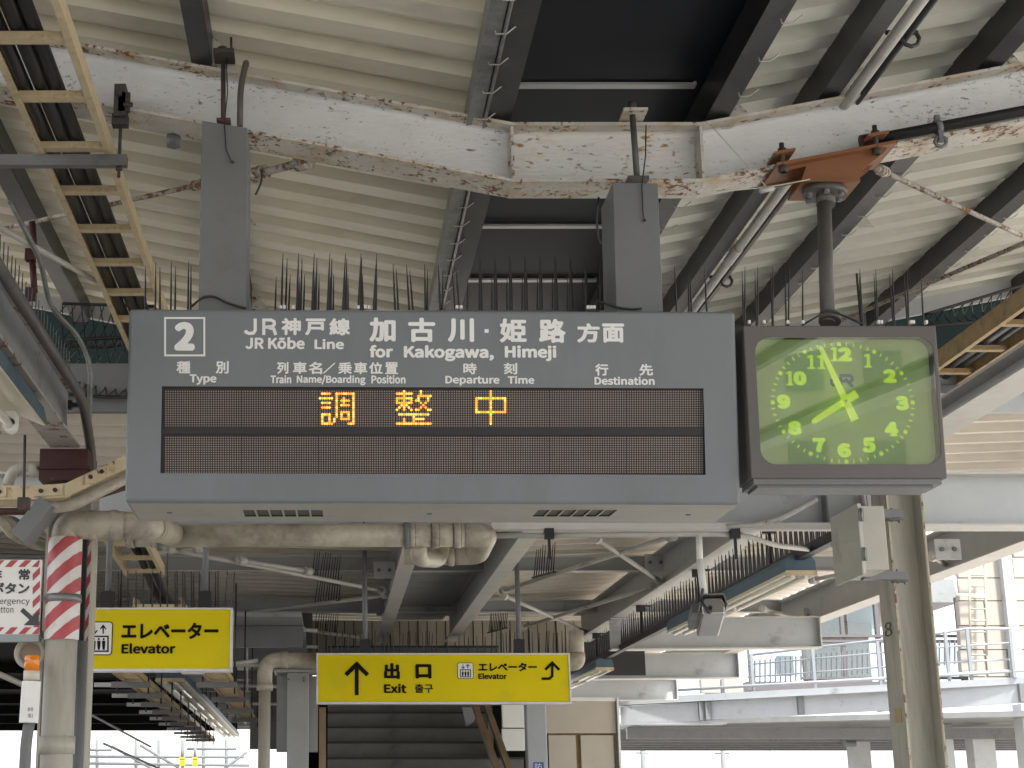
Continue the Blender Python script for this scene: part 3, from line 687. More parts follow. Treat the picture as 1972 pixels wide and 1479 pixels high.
b = MB().tube([ph.P(*piv, -.01), ph.P(*piv, .007)], .0045, 12); b.build('pivot', M['letter'], ck)
# pole, flange and bracket of the clock
b = MB(); b.tube([Q(1594, 623, 6.32), Q(1587, 392, 6.5)], .03, 16); b.tube([Q(1590, 395, 6.5), Q(1590, 368, 6.52)], .04, 16); b.tube([Q(1598, 620, 6.32), Q(1598, 608, 6.33)], .045, 16)
b.tube([Q(1588, 377, 6.52), Q(1588, 367, 6.52)], .095, 20)
b.build('pole', M['pole'], ck)
b = MB()
for k in range(6):
    a_ = R(60*k+20); c = Q(1588, 379, 6.52)+Vector((.075*math.cos(a_), .075*math.sin(a_), 0)); b.tube([c-Z*.012, c+Z*.02], .012, 6)
b.build('bolt', M['midgrey'], ck)
bx = Q(1588, 366, 6.55); dn = Vector((1, 0, .2)).normalized(); un = Vector((-.2, 0, 1)).normalized()
xb = bx.x; zbm = CH+2.6+rise(xb)
b = MB()
b.bb((xb-.125, 6.45, bx.z), (xb+.125, 6.68, bx.z+.012))
def shape(yy, th):
    cc = Vector((xb, yy, 0)); top = lambda x: CH+2.597+rise(x)
    pts = [Vector((xb-.125, yy, bx.z+.012)), Vector((xb+.125, yy, bx.z+.012)), Vector((xb+.14, yy, bx.z+.06)), Vector((xb+.24, yy, top(xb+.24)-.035)), Vector((xb+.27, yy, top(xb+.27)-.002)), Vector((xb-.22, yy, top(xb-.22)-.002)), Vector((xb-.22, yy, top(xb-.22)-.03)), Vector((xb-.1, yy, bx.z+.075))]
    b.prism(pts, Y*th)
shape(6.46, .012); shape(6.66, .012)
b.hexa([(xb-.24, 6.42, CH+2.583+rise(xb-.24)), (xb+.29, 6.42, CH+2.583+rise(xb+.29)), (xb+.29, 6.72, CH+2.583+rise(xb+.29)), (xb-.24, 6.72, CH+2.583+rise(xb-.24)), (xb-.24, 6.42, CH+2.597+rise(xb-.24)), (xb+.29, 6.42, CH+2.597+rise(xb+.29)), (xb+.29, 6.72, CH+2.597+rise(xb+.29)), (xb-.24, 6.72, CH+2.597+rise(xb-.24))])
for sx in (-.21, .2):
    b.hexa([(xb+sx-.04, 6.40, CH+2.63+rise(xb+sx-.04)), (xb+sx+.05, 6.40, CH+2.63+rise(xb+sx+.05)), (xb+sx+.05, 6.53, CH+2.63+rise(xb+sx+.05)), (xb+sx-.04, 6.53, CH+2.63+rise(xb+sx-.04)), (xb+sx-.04, 6.40, CH+2.642+rise(xb+sx-.04)), (xb+sx+.05, 6.40, CH+2.642+rise(xb+sx+.05)), (xb+sx+.05, 6.53, CH+2.642+rise(xb+sx+.05)), (xb+sx-.04, 6.53, CH+2.642+rise(xb+sx-.04))])
b.build('bracket', M['orange'], ck)
b = MB()
for sx in (-.21, .2):
    z = CH+2.6+rise(xb+sx); b.tube([(xb+sx, 6.43, z-.05), (xb+sx, 6.43, z+.085)], .011, 8); b.tube([(xb+sx, 6.43, z-.05), (xb+sx, 6.43, z-.02)], .019, 6); b.tube([(xb+sx, 6.43, z+.042), (xb+sx, 6.43, z+.06)], .018, 6)
b.build('clamp_bolt', M['rusty'], ck)
SP = MB(); SP.tube([(0, 0, 0), (0, 0, .5), (0, 0, 1)], [.5, .42, .12], 6); spk1 = unit(SP, ck)
for xb_, xt_, yt_ in ((140, 132, 195), (146, 147, 170), (207, 198, 198), (212, 213, 172), (290, 280, 200), (292, 291, 173), (361, 355, 205), (372, 377, 170), (446, 446, 185), (757, 742, 182), (753, 738, 205), (830, 815, 208), (835, 824, 185), (916, 895, 210), (922, 911, 185), (990, 970, 215), (995, 988, 190), (1072, 1058, 195)):
    spike(ck, spk1, 1380+xb_/2.69, 628, 1380+xt_/2.69, 450+yt_/2.69, 6.28)
b = MB()
for x in (168, 245, 368, 447, 838, 853, 1005, 1018, 1085): b.box(Q(1380+x/2.69, 621, 6.2), (.009, .02, .014))
b.build('spike_clip', M['letter'], ck)
b = MB().tube(bend([Q(1545, 626, 6.2), Q(1580, 606, 6.22), Q(1600, 599, 6.24), Q(1625, 608, 6.22), Q(1662, 624, 6.2)], .04, 4), .0045, 6); b.build('loose_cable', M['cable'], ck)

# ------------------------------------------------------------ ladder racks
def ladder(name, label, x0, x1, zr, y0, y1, st, m, ph=0, rail=.085, group=None, z1=None, cables=0, rw=.05):
    """cable ladder along the track: two rails with rungs"""
    z1 = zr if z1 is None else z1
    zz = lambda y: CH+zr+(z1-zr)*(y-y0)/(y1-y0)
    t = thing(name, label, 'cable rack', ((x0+x1)/2, y0, zz(y0)), group)
    for x, s in ((x0, -1), (x1, 1)):
        b = MB(); pr = [(0, 0), (-.03*s, 0), (-.03*s, .004), (-.004*s, .004), (-.004*s, rail-.004), (-.03*s, rail-.004), (-.03*s, rail), (0, rail)]
        b.sweep(pr, [(x, y0, zz(y0)), (x, y1, zz(y1))], side=X, up=Z); b.build('rail', M[m], t)
    b = MB(); b.sweep([(-rw/2, 0), (rw/2, 0), (rw/2, .03), (-rw/2, .03)], [(x0+.004, y0, CH+zr), (x1-.004, y0, CH+zr)], side=Y, up=Z)
    r0 = b.build('rung', M[m], t); y = y0+ph; first = True
    while y < y1:
        loc = Vector((0, y-y0, zz(y)-zz(y0)+.008))
        if first: r0.location = loc; first = False
        else:
            c = r0.copy(); COL.objects.link(c); c.parent = t; c.location = loc
        y += st
    return t
# rung phase from the picture: a rung at elevation of v=180
def yat(v, zr): return Qz(640, v, zr).y
zl = 2.72
la = ladder('cable_ladder', 'long cream painted cable ladder running under the roof at upper left', -1.28, -.962, zl, yat(180, zl)-.5*6, 11.2, .513, 'cream', 0, rail=.07)
b = MB()
cbs = [(-1.245, .03), (-1.175, .034), (-1.11, .027)]
for i, (x, r) in enumerate(cbs):
    b = MB().tube([(x, 2.5, CH+zl+.04+r), (x, 6, CH+zl+.045+r), (x+.01, 11.2, CH+zl+.04+r)], r, 10); o = b.build('power_cable', M['cable'])
    tag(o, ['black cable nearest the left rail of the cream ladder', 'thick middle black cable lying on the cream ladder', 'innermost black cable lying on the cream ladder'][i], 'cable', 'black cables on the cream ladder')
# trapeze hangers
def trapeze(label, xa, xb_, yy, zr, drops, m='midgrey', h=.05):
    t = thing('trapeze_hanger', label, 'hanger', ((xa+xb_)/2, yy, CH+zr-h))
    b = MB(); b.sweep([(-.021, 0), (.021, 0), (.021, h), (.015, h), (.015, .006), (-.015, .006), (-.015, h), (-.021, h)], [(xa, yy, CH+zr-h), (xb_, yy, CH+zr-h)], side=Y, up=Z); b.build('strut', M[m], t)
    for x, zt in drops:
        b = MB().tube([(x, yy, CH+zr-h-.05), (x, yy, CH+zt)], .0075, 8); b.tube([(x, yy, CH+zr-h-.016), (x, yy, CH+zr-h-.002)], .016, 6); b.build('threaded_rod', M['rusty'], t)
    return t
trapeze('grey strut hanging level under the cream ladder, hung from the bent beam', -2.3, -.895, 6.5, zl, [(-.93, 2.93), (-1.72, 3.1)])
b = MB(); c = Vector((-.93, 6.49, CH+2.93)); b.box(c+Z*.03, (.05, .1, .15)); b.box(c+Vector((0, 0, -.05)), (.07, .05, .05)); b.box(c+Vector((.02, -.04, .02)), (.05, .02, .09)); b.tube([c+Vector((.02, -.06, 0)), c+Vector((.06, -.06, 0))], .01, 6); b.tube([c+Vector((-.0, -.05, .05)), c+Vector((0, -.09, .05))], .012, 6)
tag(b.build('beam_clamp', M['rusty']), 'rusty beam clamp gripping the bent beam left of the hanger post', 'clamp')
b = MB(); c = Q(335, 262, 6.7); b.tube([c, c-Z*.05], .035, 6); tag(b.build('bolt_stub', M['midgrey']), 'hexagonal bolt stub under the left arm of the bent beam', 'bolt')
# lower cable ladder seen under the board
ladder('cable_ladder', 'cream cable ladder dipping down behind the elevator sign', Q(316, 1090, 12.5).x-.33, Q(312, 1090, 12.5).x+.0, 1.80, 11.4, 12.7, .5, 'cream', .2, z1=1.72)
ladder('cable_ladder', 'lower tan cable ladder end just above the elevator sign', -1.62, -1.22, 1.5, 13.0, 14.4, .4, 'cream', .05, z1=1.46)
for k, x in enumerate((-1.5, -1.43)):
    b = MB().tube([(x, 11.3, CH+1.87), (x, 12.4, CH+1.84), (x+.04, 13.0, CH+1.66), (x+.1, 13.4, CH+1.56)], .03, 8)
    tag(b.build('power_cable', M['cable']), ['left', 'right'][k]+' black cable of the pair dipping down behind the elevator sign', 'cable')
# right ladder
zr_ = 2.55
xl = 1.405*zr_/.968; xr = 1.515*zr_/.968
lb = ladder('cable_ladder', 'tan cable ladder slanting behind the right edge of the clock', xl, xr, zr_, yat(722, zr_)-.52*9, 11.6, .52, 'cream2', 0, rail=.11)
for i, (x, r) in enumerate(((xl+.07, .03), (xl+.14, .035), (xl+.215, .028))):
    b = MB().tube([(x, 6, CH+zr_+.07), (x, 11.6, CH+zr_+.07)], r, 8); tag(b.build('power_cable', M['cable']), ['black cable by the outer rail', 'middle black cable', 'black cable by the inner rail'][[0, 1, 2][i]]+' of the tan ladder right of the clock', 'cable')
b = MB().tube([(xr+.09, 7, CH+zr_-.04), (xr+.09, 11.3, CH+zr_-.04)], .028, 10); tag(b.build('conduit_pipe', M['midgrey']), 'grey conduit beside the tan cable ladder right of the clock', 'pipe')
trapeze('grey strut crossing under the tan ladder right of the clock', 3.35, 5.2, yat(757, zr_-.05), zr_, [(3.4, 3.3), (5.1, 3.6)], h=.045)

# ------------------------------------------------------------ side girders
def girder(label, x, z0, h, w_, y0, y1, mats, name='side_girder'):
    b = MB(); b.sweep(Iprof(h, w_, .01, .014), [(x, y0, CH+z0), (x, y1, CH+z0)], side=X, up=Z, mis=IM)
    o = b.build(name, mats); return tag(o, label, 'girder')
M['girder'] = mat('girder_grey', (.25, .26, .265), .5, var=.12, bump=.4, grime=.3, gcol=(.13, .12, .11), rust=.08, rs=10)
M['girderend'] = mat('girder_flange', (.36, .345, .32), .55, var=.12, bump=.6, bs=30, rust=.36, rs=9, grime=.2)
gl_ = girder('grey longitudinal girder with scaly rusty end above the red bracket at left', -1.39, 1.77, .31, .155, -6, 8.12, [M['girder'], M['girderend']])
girder('pale grey girder sloping away behind the clock at right', 3.41, 2.0, .12, .2, -6, 9.1, [M['lightsteel'], M['paleflange']])
girder('second grey girder beside the left light fixture', -1.9, 1.95, .3, .15, -6, 8.6, [M['girder'], M['girder']])
b = MB().tube(bend([(-1.285, 2, CH+1.97), (-1.27, 7.9, CH+1.97), (-1.285, 8.4, CH+1.75), (-1.285, 8.52, CH+.0)], .2), .026, 10); tag(b.build('conduit_pipe', M['pole']), 'brown conduit running along the left girder then down the column', 'pipe')
b = MB().tube(bend([Q(20, 390, 7.2), Q(78, 500, 7.6), Q(95, 590, 8.0), Q(150, 645, 8.25), Q(175, 700, 8.3), Q(170, 875, 8.4), (-1.30, 8.55, CH+.2)], .12), .014, 8); tag(b.build('conduit_pipe', M['galv']), 'thin grey conduit curving down beside the left column', 'pipe')
for u, v in ((72, 640), (95, 690), (150, 780)):
    b = MB(); c = Q(u, v, 7.2+(v-640)*.006); b.box(c, (.09, .03, .02)); b.box(c-X*.04, (.02, .035, .045)); tag(b.build('pipe_clamp', M['black']), 'black pipe clamp on the left girder, %s one' % {640: 'nearest', 690: 'middle', 780: 'farthest'}[v], 'clamp', 'clamps on the left girder')
for k, (u, v) in enumerate(((60, 470), (60, 545))):
    b = MB(); c = Q(u, v, 7.7); b.tube([c+Z*.12, c-Z*.05+X*.02], .018, 6); b.box(c-Z*.06, (.05, .05, .06)); tag(b.build('brace_bracket', M['redbox']), ['upper', 'lower'][k]+' rusty red brace bracket at the left purlin', 'bracket')
def spikerow(label, pts, n, h, r, mm='spike', base=True, lean=(0, 0, 0), name='bird_spike_strip', jit=.15, both=0):
    p0, p1 = Vector(pts[0]), Vector(pts[1]); t = thing(name, label, 'bird spikes', (p0+p1)/2); d = (p1-p0).normalized()
    if base: b = MB().bar(p0-Z*.01, p1-Z*.01, .03, .012); b.build('strip_base', M[mm], t)
    b = MB(); sd_ = d.cross(Z).normalized()
    for k in range(n):
        p = p0.lerp(p1, (k+.5)/n); q = (k % 3-1)*both
        b.tube([p, p+Z*h*rnd.uniform(1-jit, 1)+Vector(lean)+sd_*q+d*rnd.uniform(-.012, .012)], [r, r*.5], 4, smooth=False)
    tag(b.build('spikes', M[mm], t, fix=False), kind='stuff'); return t
spikerow('row of bird spikes along the left girder top', [(-1.36, 5.9, CH+2.08), (-1.36, 8.0, CH+2.08)], 26, .17, .0045)
# nets at the end of the near canopy
def net(label, c4, nu, nv, r=.0045):
    b = MB(); a0, a1, a2, a3 = [Vector(p) for p in c4]     # bottom-left, bottom-right, top-right, top-left
    def at(s, t):
        p = a0.lerp(a1, s).lerp(a3.lerp(a2, s), t); p = p+Y*(.10*math.sin(math.pi*s*1.0)*math.sin(math.pi*t))-Z*.05*math.sin(math.pi*s)*(1-t); return p
    for i in range(-nv, nu+nv):
        for sg_ in (1, -1):
            pts = []
            for k in range(nv*2+1):
                t = k/(nv*2); s = (i+sg_*t*nv*.5+(0 if sg_ > 0 else nv*.5))/nu
                if 0 <= s <= 1: pts.append(at(s, t)+Vector((0, rnd.uniform(-.006, .006), rnd.uniform(-.006, .006))))
            if len(pts) > 1: b.tube(pts, r, 3, cap=False, smooth=False)
    for t in (0, 1): b.tube([at(k/20, t) for k in range(21)], r*2.6, 5)
    o = b.build('bird_net', M['cable'], fix=False); tag(o, label, 'net'); return o
net('black bird net stretched behind the cable ladder at left', [Q(90, 755, 9.8), Q(420, 745, 9.8), Q(420, 640, 9.9), Q(130, 655, 9.9)], 17, 6)
net('upper piece of black netting under the left roof edge', [Q(90, 660, 10.4), Q(300, 650, 10.4), Q(300, 590, 10.5), Q(120, 585, 10.5)], 10, 3)
net('black bird net hanging under the right roof edge', [Q(1780, 628, 10.6), Q(2060, 572, 10.6), Q(2060, 522, 10.6), Q(1780, 606, 10.6)], 15, 2)
net('scrap of netting just right of the clock', [Q(1790, 712, 10.4), Q(1910, 690, 10.4), Q(1890, 655, 10.4), Q(1790, 680, 10.4)], 7, 3)

# ------------------------------------------------------------ fluorescent fixtures
def fixture(label, x, z, y0, y1, wd=.22, lamps=2, tubes=2, h=.13, single=False, group=None, glow=False):
    t = thing('light_fixture', label, 'light fixture', (x, (y0+y1)/2, CH+z), group)
    b = MB(); hw = wd/2
    b.sweep([(-hw, .022), (-hw, h*.7), (-hw+.03, h), (hw-.03, h), (hw, h*.7), (hw, .022)], [(x, y0, CH+z), (x, y1, CH+z)], side=X, up=Z); b.build('housing', M['fixblue'], t)
    b = MB(); b.sweep([(-hw-.004, 0), (-hw+.008, 0), (-hw+.03, .018), (hw-.03, .018), (hw-.008, 0), (hw+.004, 0), (hw+.004, .024), (-hw-.004, .024)], [(x, y0-.003, CH+z), (x, y1+.003, CH+z)], side=X, up=Z); b.build('reflector', M['fixcream'], t)
    b = MB().bb((x-hw-.004, y0-.012, CH+z-.004), (x+hw+.004, y0-.001, CH+z+.03)); b.build('end_plate', M['cream'], t)
    L = (y1-y0)/lamps
    for k in range(lamps):
        for s in ((-1, 1) if tubes == 2 else (0,)):
            b = MB().tube([(x+s*.045, y0+k*L+.05, CH+z-.004), (x+s*.045, y0+(k+1)*L-.05, CH+z-.004)], .016, 10)
            tb = b.build('tube', M['lamp'], t)
            b = MB()
            for yy in (y0+k*L+.035, y0+(k+1)*L-.05): b.bb((x+s*.045-.012, yy, CH+z-.018), (x+s*.045+.012, yy+.012, CH+z+.022))
            b.build('lamp_holder', M['white'], t)
    return t
fixture('blue and cream fluorescent fixture hanging at the right below the box', 3.12, 1.445, 10.6, 14.5, .2, 2)
fixture('small far fluorescent fixture at the right edge of the exit sign', 3.10, 1.425, 18.4, 21.6, .2, 2)
# near left fixture
t = thing('light_fixture', 'near fluorescent fixture with one white tube at the left edge', 'light fixture', (-1.62, 6, CH+1.6))
xa, ya = Q(88, 826, 7.1).x, 7.1; zf = Q(88, 820, 7.1).z; W_ = .3
b = MB().sweep([(-W_, 0), (-W_+.01, 0), (-W_*.62, .045), (-W_*.38, .045), (-.01, 0), (0, 0), (-.02, .08), (-.09, .115), (-W_+.09, .115), (-W_+.02, .08)], [(xa, 3.2, zf), (xa, ya, zf)], side=X, up=Z); b.build('reflector', M['fixcream'], t)
b = MB().sweep([(.002, .004), (.008, .004), (-.012, .085), (-.085, .122), (-W_+.085, .122), (-W_+.085, .117), (-.087, .117), (-.018, .082)], [(xa, 3.2, zf), (xa, ya, zf)], side=X, up=Z); b.build('housing', M['fixblue'], t)
xt = xa-W_*.5; b = MB().tube([(xt, 3.4, zf-.015), (xt, ya-.1, zf-.015)], .02, 14); b.build('tube', M['lamp'], t)
b = MB().tube([(xt, ya-.1, zf-.015), (xt, ya-.02, zf-.015)], .03, 14); b.bb((xt-.03, ya-.1, zf-.015), (xt+.03, ya-.02, zf+.045)); b.build('lamp_holder', M['white'], t)
# far row of fixtures under the left canopy
def swing(t, P0, P1): t.location = P0; t.rotation_euler.z = math.atan2(-(P1.x-P0.x), P1.y-P0.y)
fa0, fa1 = Qz(327, 1312, 1.1), Qz(450, 1424, 1.1)
t = fixture('long row of paired fluorescent tubes beyond the elevator sign', fa0.x, 1.1, fa0.y, fa0.y+14.5, .27, 6, group=None)
for c in t.children: c.location = WL[t.name]-fa0
swing(t, fa0, fa1)
b = MB().tube([Q(48, 838, 7.0), Q(46, 965, 7.0)], .0065, 8); b.box(Q(46, 970, 7.0), (.05, .05, .05)); tag(b.build('threaded_rod', M['rusty']), 'thin rusty rod hanging below the near left light fixture', 'rod')

# ------------------------------------------------------------ left column, tray and pipes
lc = thing('canopy_column', 'left canopy column mostly hidden behind the beige downpipe', 'column', (-1.4, 8.35, 0))
b = MB()
b.bb((-1.49, 8.24, 0), (-1.478, 8.46, CH+1.6)); b.bb((-1.262, 8.24, 0), (-1.25, 8.46, CH+1.6)); b.bb((-1.478, 8.345, 0), (-1.262, 8.355, CH+1.6)); b.build('column_shaft', M['weathered'], lc)
b = MB().bb((-1.52, 8.12, CH+1.6), (-1.27, 8.45, CH+1.765)); b.bb((-1.53, 8.10, CH+1.655), (-1.26, 8.46, CH+1.667)); b.build('head_bracket', M['redbox'], lc)
def tape(name, x0, x1, z0, z1, y, per, n, ph, par, slope=.9, r=None, cx=None, seed=1):
    """hazard tape: a white sleeve with proud red diagonal bands, clipped to its height"""
    NA = 30; b = MB(); rr = random.Random(seed)
    W_ = math.pi*r if r else x1-x0
    def pt(s, z, e):
        if r: a_ = math.pi*(1+s/W_); return (cx+(r+e)*math.cos(a_), y+(r+e)*math.sin(a_), z)
        return (x0+s, y-e, z)
    def colm(s0, s1, za0, zb0, za1, zb1, e, mi):
        q = [(s0, za0), (s1, za1), (s1, zb1), (s0, zb0)]; q = [(s, min(max(z, z0), z1)) for s, z in q]
        if q[3][1]-q[0][1] < 1e-4 and q[2][1]-q[1][1] < 1e-4: return
        b.add([pt(s, z, e) for s, z in q], [(0, 1, 2, 3)], mi, bool(r))
    for i in range(NA):
        s0, s1 = W_*i/NA, W_*(i+1)/NA; colm(s0, s1, z0, z1, z0, z1, 0, 0)
        f = (lambda s: slope*(r*(-math.cos(math.pi*s/W_))+r) if r else slope*s)
        for k in range(-6, int((z1-z0)/per)+4):
            w0 = .0012*math.sin(i*1.3+k*2); zb_ = z0+ph+k*per
            colm(s0, s1, zb_+f(s0), zb_+f(s0)+per*.52+w0, zb_+f(s1), zb_+f(s1)+per*.52+w0, .0012, 1)
    return b.build(name, [M['tape_w'], M['tape_r']], par, fix=False)
dp = thing('downpipe', 'beige drainpipe on the left column with red and white striped tape', 'pipe', (-1.36, 7.95, 0))
px_ = Q(124, 1100, 7.95).x; PR_ = .079
b = MB().tube([(px_, 7.95, 0), (px_, 7.95, CH+1.22)], PR_, 22); b.build('pipe', M['pipe2'], dp)
b = MB().tube([(px_, 7.95, Q(120, 1452, 7.95).z), (px_, 7.95, Q(120, 1418, 7.95).z)], PR_+.008, 22); b.build('coupling', M['pipe2'], dp)
zA, zB, zC, zD = Q(120, 1037, 7.95).z, Q(120, 1147, 7.95).z, Q(120, 1160, 7.95).z, Q(120, 1233, 7.95).z
tape('striped_tape', 0, 0, zB, zA, 7.95, .13, 6, .0, dp, r=PR_+.006, cx=px_); tape('striped_tape', 0, 0, zD, zC, 7.95, .13, 6, .03, dp, r=PR_+.007, cx=px_)
b = MB().tube([(px_, 7.95, zC-.003), (px_, 7.95, zB+.003)], PR_+.012, 22); b.box((px_-.09, 7.95, (zB+zC)/2), (.03, .04, .03)); b.build('pipe_band', M['galv'], dp)
zh = CH+1.335
e1 = [Vector((px_, 7.95, CH+1.2)), Vector((px_, 7.95, zh)), Vector((px_+.2, 7.95, zh)), Vector((-1.13, 7.96, zh)), Vector((-.97, 7.98, zh+.01)), Vector((-.95, 8.25, zh+.06))]
b = MB().tube(bend([(px_, 7.95, CH+1.22), (px_, 7.95, zh), (px_+.2, 7.95, zh)], .12, 8)+[Vector((-1.05, 7.96, zh))], .072, 22); b.tube(bend([(-1.08, 7.96, zh), (-.93, 7.98, zh), (-.93, 9.14, CH+1.485)], .1, 8), .07, 22); b.build('elbow_pipe', M['pipe'], dp)
b = MB()
for x in (-1.2, -1.1): b.tube([(x-.018, 7.96, zh), (x+.018, 7.96, zh)], .079, 22)
b.tube([(-.93, 8.1, CH+1.352), (-.93, 8.2, CH+1.365)], .079, 22); b.build('pipe_collar', M['pipe'], dp)
# tape on the flange beside
b = MB(); tape('striped_tape', -1.29, -1.25, Q(170, 1235, 8.2).z, Q(170, 1040, 8.2).z, 8.236, .11, 6, 0, lc, slope=2.2)
b = MB().bb((-1.30, 8.2, 0), (-1.268, 8.23, CH+1.4)); o = b.build('cover_strip', M['black'], lc)
b = MB().tube([(-1.285, 8.2, 0), (-1.275, 8.2, CH+.78)], .028, 10); tag(b.build('conduit_pipe', M['midgrey']), 'dark conduit on the right side of the left column', 'pipe')
# horizontal pipe behind the board
hp = thing('drain_pipe', 'thick beige horizontal drainpipe under the departure board', 'pipe', (.3, 9.2, CH+1.42))
z2 = Q(600, 1031, 9.2).z; RA = .068; xe = Q(925, 1031, 9.2).x
b = MB().tube([(-1.19, 9.2, z2), (xe-.05, 9.2, z2)], RA, 22); b.build('pipe', M['pipe'], hp)
b = MB().tube(bend([(xe-.09, 9.2, z2), (xe+.03, 9.2, z2), (xe+.03, 9.75, z2-.02), (xe-.1, 9.78, z2-.02)], .12, 8), RA+.003, 22); b.tube([(xe-.14, 9.78, z2-.02), (xe-.42, 9.78, z2-.02)], RA, 22); b.build('elbow_pipe', M['pipe'], hp)
b = MB().tube(bend([Q(806, 1046, 9.2), Q(806, 1076, 9.3), Q(846, 1078, 9.55), Q(852, 1040, 9.6)], .1, 8), .05, 18); b.build('trap_bend', M['pipe'], hp)
b = MB()
for u in (253, 300, 792, 838, 880):
    x = Q(u, 1031, 9.2).x; b.tube([(x-.02, 9.2, z2), (x+.02, 9.2, z2)], RA+.006, 22)
jn2 = MB()
for u in (253, 300, 792, 838, 880):
    x = Q(u, 1031, 9.2).x
    for e in (-.0215, .0215): jn2.tube([(x+e-.002, 9.2, z2), (x+e+.002, 9.2, z2)], RA+.004, 22)
jn2.build('pipe_joint', M['pole'], hp)
for u in (868,): x = Q(u, 1066, 9.78).x; b.tube([(x-.02, 9.78, z2-.02), (x+.02, 9.78, z2-.02)], RA+.008, 22)
b.build('pipe_collar', M['pipe'], hp)
b = MB()
for u in (309, 783): x = Q(u, 1031, 9.2).x; b.tube([(x-.013, 9.2, z2), (x+.013, 9.2, z2)], RA+.012, 22)
b.build('pipe_band', M['midgrey'], hp)
# low cream tray joining from the left
def tray(label, pts, h=.07, d=.18, m='cream'):
    t = thing('cable_tray', label, 'cable tray', pts[0])
    for i in range(len(pts)-1):
        p, q = Vector(pts[i]), Vector(pts[i+1]); b = MB(); b.sweep([(0, 0), (.022, 0), (.022, .005), (.005, .005), (.005, h-.005), (.022, h-.005), (.022, h), (0, h)], [p, q], up=Z, side=Y); b.sweep([(0, 0), (.022, 0), (.022, .005), (.005, .005), (.005, h-.005), (.022, h-.005), (.022, h), (0, h)], [p+Y*d, q+Y*d], up=Z, side=Y); b.build('side_rail', M[m], t)
        c = (p+q)/2; dd = (q-p).normalized(); b = MB(); 
        b.sweep([(-.012, -.0), (-.001, 0), (-.001, .05), (-.012, .05)], [c-dd*.07+Z*.012, c+dd*.07+Z*.012], up=Z, side=Y); b.build('splice_plate', M[m], t)
        for s in (-.035, .035):
            b = MB().tube([c+dd*s+Z*.037-Y*.012, c+dd*s+Z*.037-Y*.024], .011, 8); b.build('bolt', M['redbox'], t)
    return t
tray('cream cable tray bending up at the left column', [Q(-90, 962, 7.7), Q(60, 962, 7.7), Q(125, 958, 7.7), Q(245, 900, 7.9), Q(420, 815, 8.4)])
b = MB().tube(bend([Q(60, 975, 7.75), Q(130, 978, 7.75), Q(245, 920, 7.95), Q(380, 850, 8.3)], .1), .03, 10); tag(b.build('power_cable', M['pipe']), 'tan sheathed cable under the cream tray bend', 'cable')
b = MB().tube(bend([Q(-60, 985, 7.8), Q(90, 985, 7.8), Q(250, 935, 8.0)], .1), .018, 8); tag(b.build('power_cable', M['redbox']), 'dark red cable below the cream tray at left', 'cable')
for k in range(3):
    b = MB().tube(bend([Q(-40, 985+k*6, 8.0+k*.1), Q(4+k*14, 1000, 8.0+k*.1), Q(22+k*15, 1030, 8.1+k*.1), Q(70+k*14, 1050, 8.3+k*.1), Q(110, 1052, 8.6+k*.1)], .12), .026-.003*k, 10)
    tag(b.build('power_cable', M['pipe' if k < 2 else 'galv']), ['outer', 'middle', 'inner'][k]+' beige cable curving behind the left column top', 'cable', 'cables curving below the cream tray')
b = MB().tube(bend([Q(14, 935, 8.6), Q(24, 908, 8.6), Q(48, 898, 8.6), Q(80, 900, 8.6)], .1), .032, 12); b.tube([Q(58, 905, 8.6), Q(82, 905, 8.6)], .042, 12); tag(b.build('flexible_conduit', M['pipe2']), 'ribbed flexible conduit left of the red bracket', 'conduit')
b = MB(); b.box(Q(68, 1005, 7.75), (.08, .2, .22), (Vector((.8, 0, -.6)), Y, Vector((.6, 0, .8)))); tag(b.build('tray_bracket', M['midgrey']), 'grey tilted bracket plate under the cream tray', 'bracket')

# ------------------------------------------------------------ cross girder and its fittings
GY = 9.5
xg = thing('cross_girder', 'pale blue grey cross girder passing behind the right column', 'girder', (1.5, GY, CH+1.57))
b = MB(); b.sweep(Iprof(.33, .2, .01, .014), [(-3.6, GY, CH+1.573), (6.6, GY, CH+1.573)], side=Y*-1, up=Z, mis=IM); b.build('girder_beam', [M['lightsteel'], M['paleflange']], xg)
for u in (1584, 1660, 700): 
    x = Q(u, 980, GY).x; b = MB().bb((x-.005, GY-.095, CH+1.588), (x+.005, GY-.006, CH+1.888)); b.build('stiffener', M['midgrey'], xg)
b = MB(); b.bb((Q(946, 1015, 9.25).x, 9.22, Q(946, 1021, 9.25).z), (Q(1604, 1015, 9.25).x, 9.26, Q(946, 1008, 9.25).z)); tag(b.build('channel_strut', M['paleflange']), 'long pale channel strut just under the departure board', 'strut')
b = MB().tube(bend([Q(946, 1032, 9.25), Q(1430, 1028, 9.25), Q(1490, 1050, 9.6), Q(1560, 1058, 10.3)], .2), .016, 8); tag(b.build('conduit_pipe', M['rod']), 'grey conduit under the strut curving down to the spike rail', 'pipe')
b = MB().tube(bend([Q(1400, 1014, 9.22), Q(1478, 1010, 9.22), Q(1530, 985, 9.3), Q(1572, 962, 9.38)], .15), .016, 8); tag(b.build('conduit_pipe', M['rod']), 'thin conduit rising to the right behind the board corner', 'pipe')
for k, u in enumerate((1415, 1057)):
    b = MB(); c = Q(u, 1028, 9.24); b.box(c, (.055, .05, .06)); b.box(c-Z*.09, (.016, .016, .12)); tag(b.build('pipe_clamp', M['black']), ['black clamp at the right end of the strut above the camera', 'black clamp on the strut under the board centre'][k], 'clamp')
# light strip seen between board and clock base
b = MB(); b.sweep([(-.03, 0), (.03, 0), (.03, .03), (-.03, .03)], [Q(1405, 945, 9.0), Q(1690, 943, 9.0)], side=Y, up=Z); tag(b.build('channel_strut', M['paleflange']), 'weathered channel strut between the clock base and the column', 'strut')

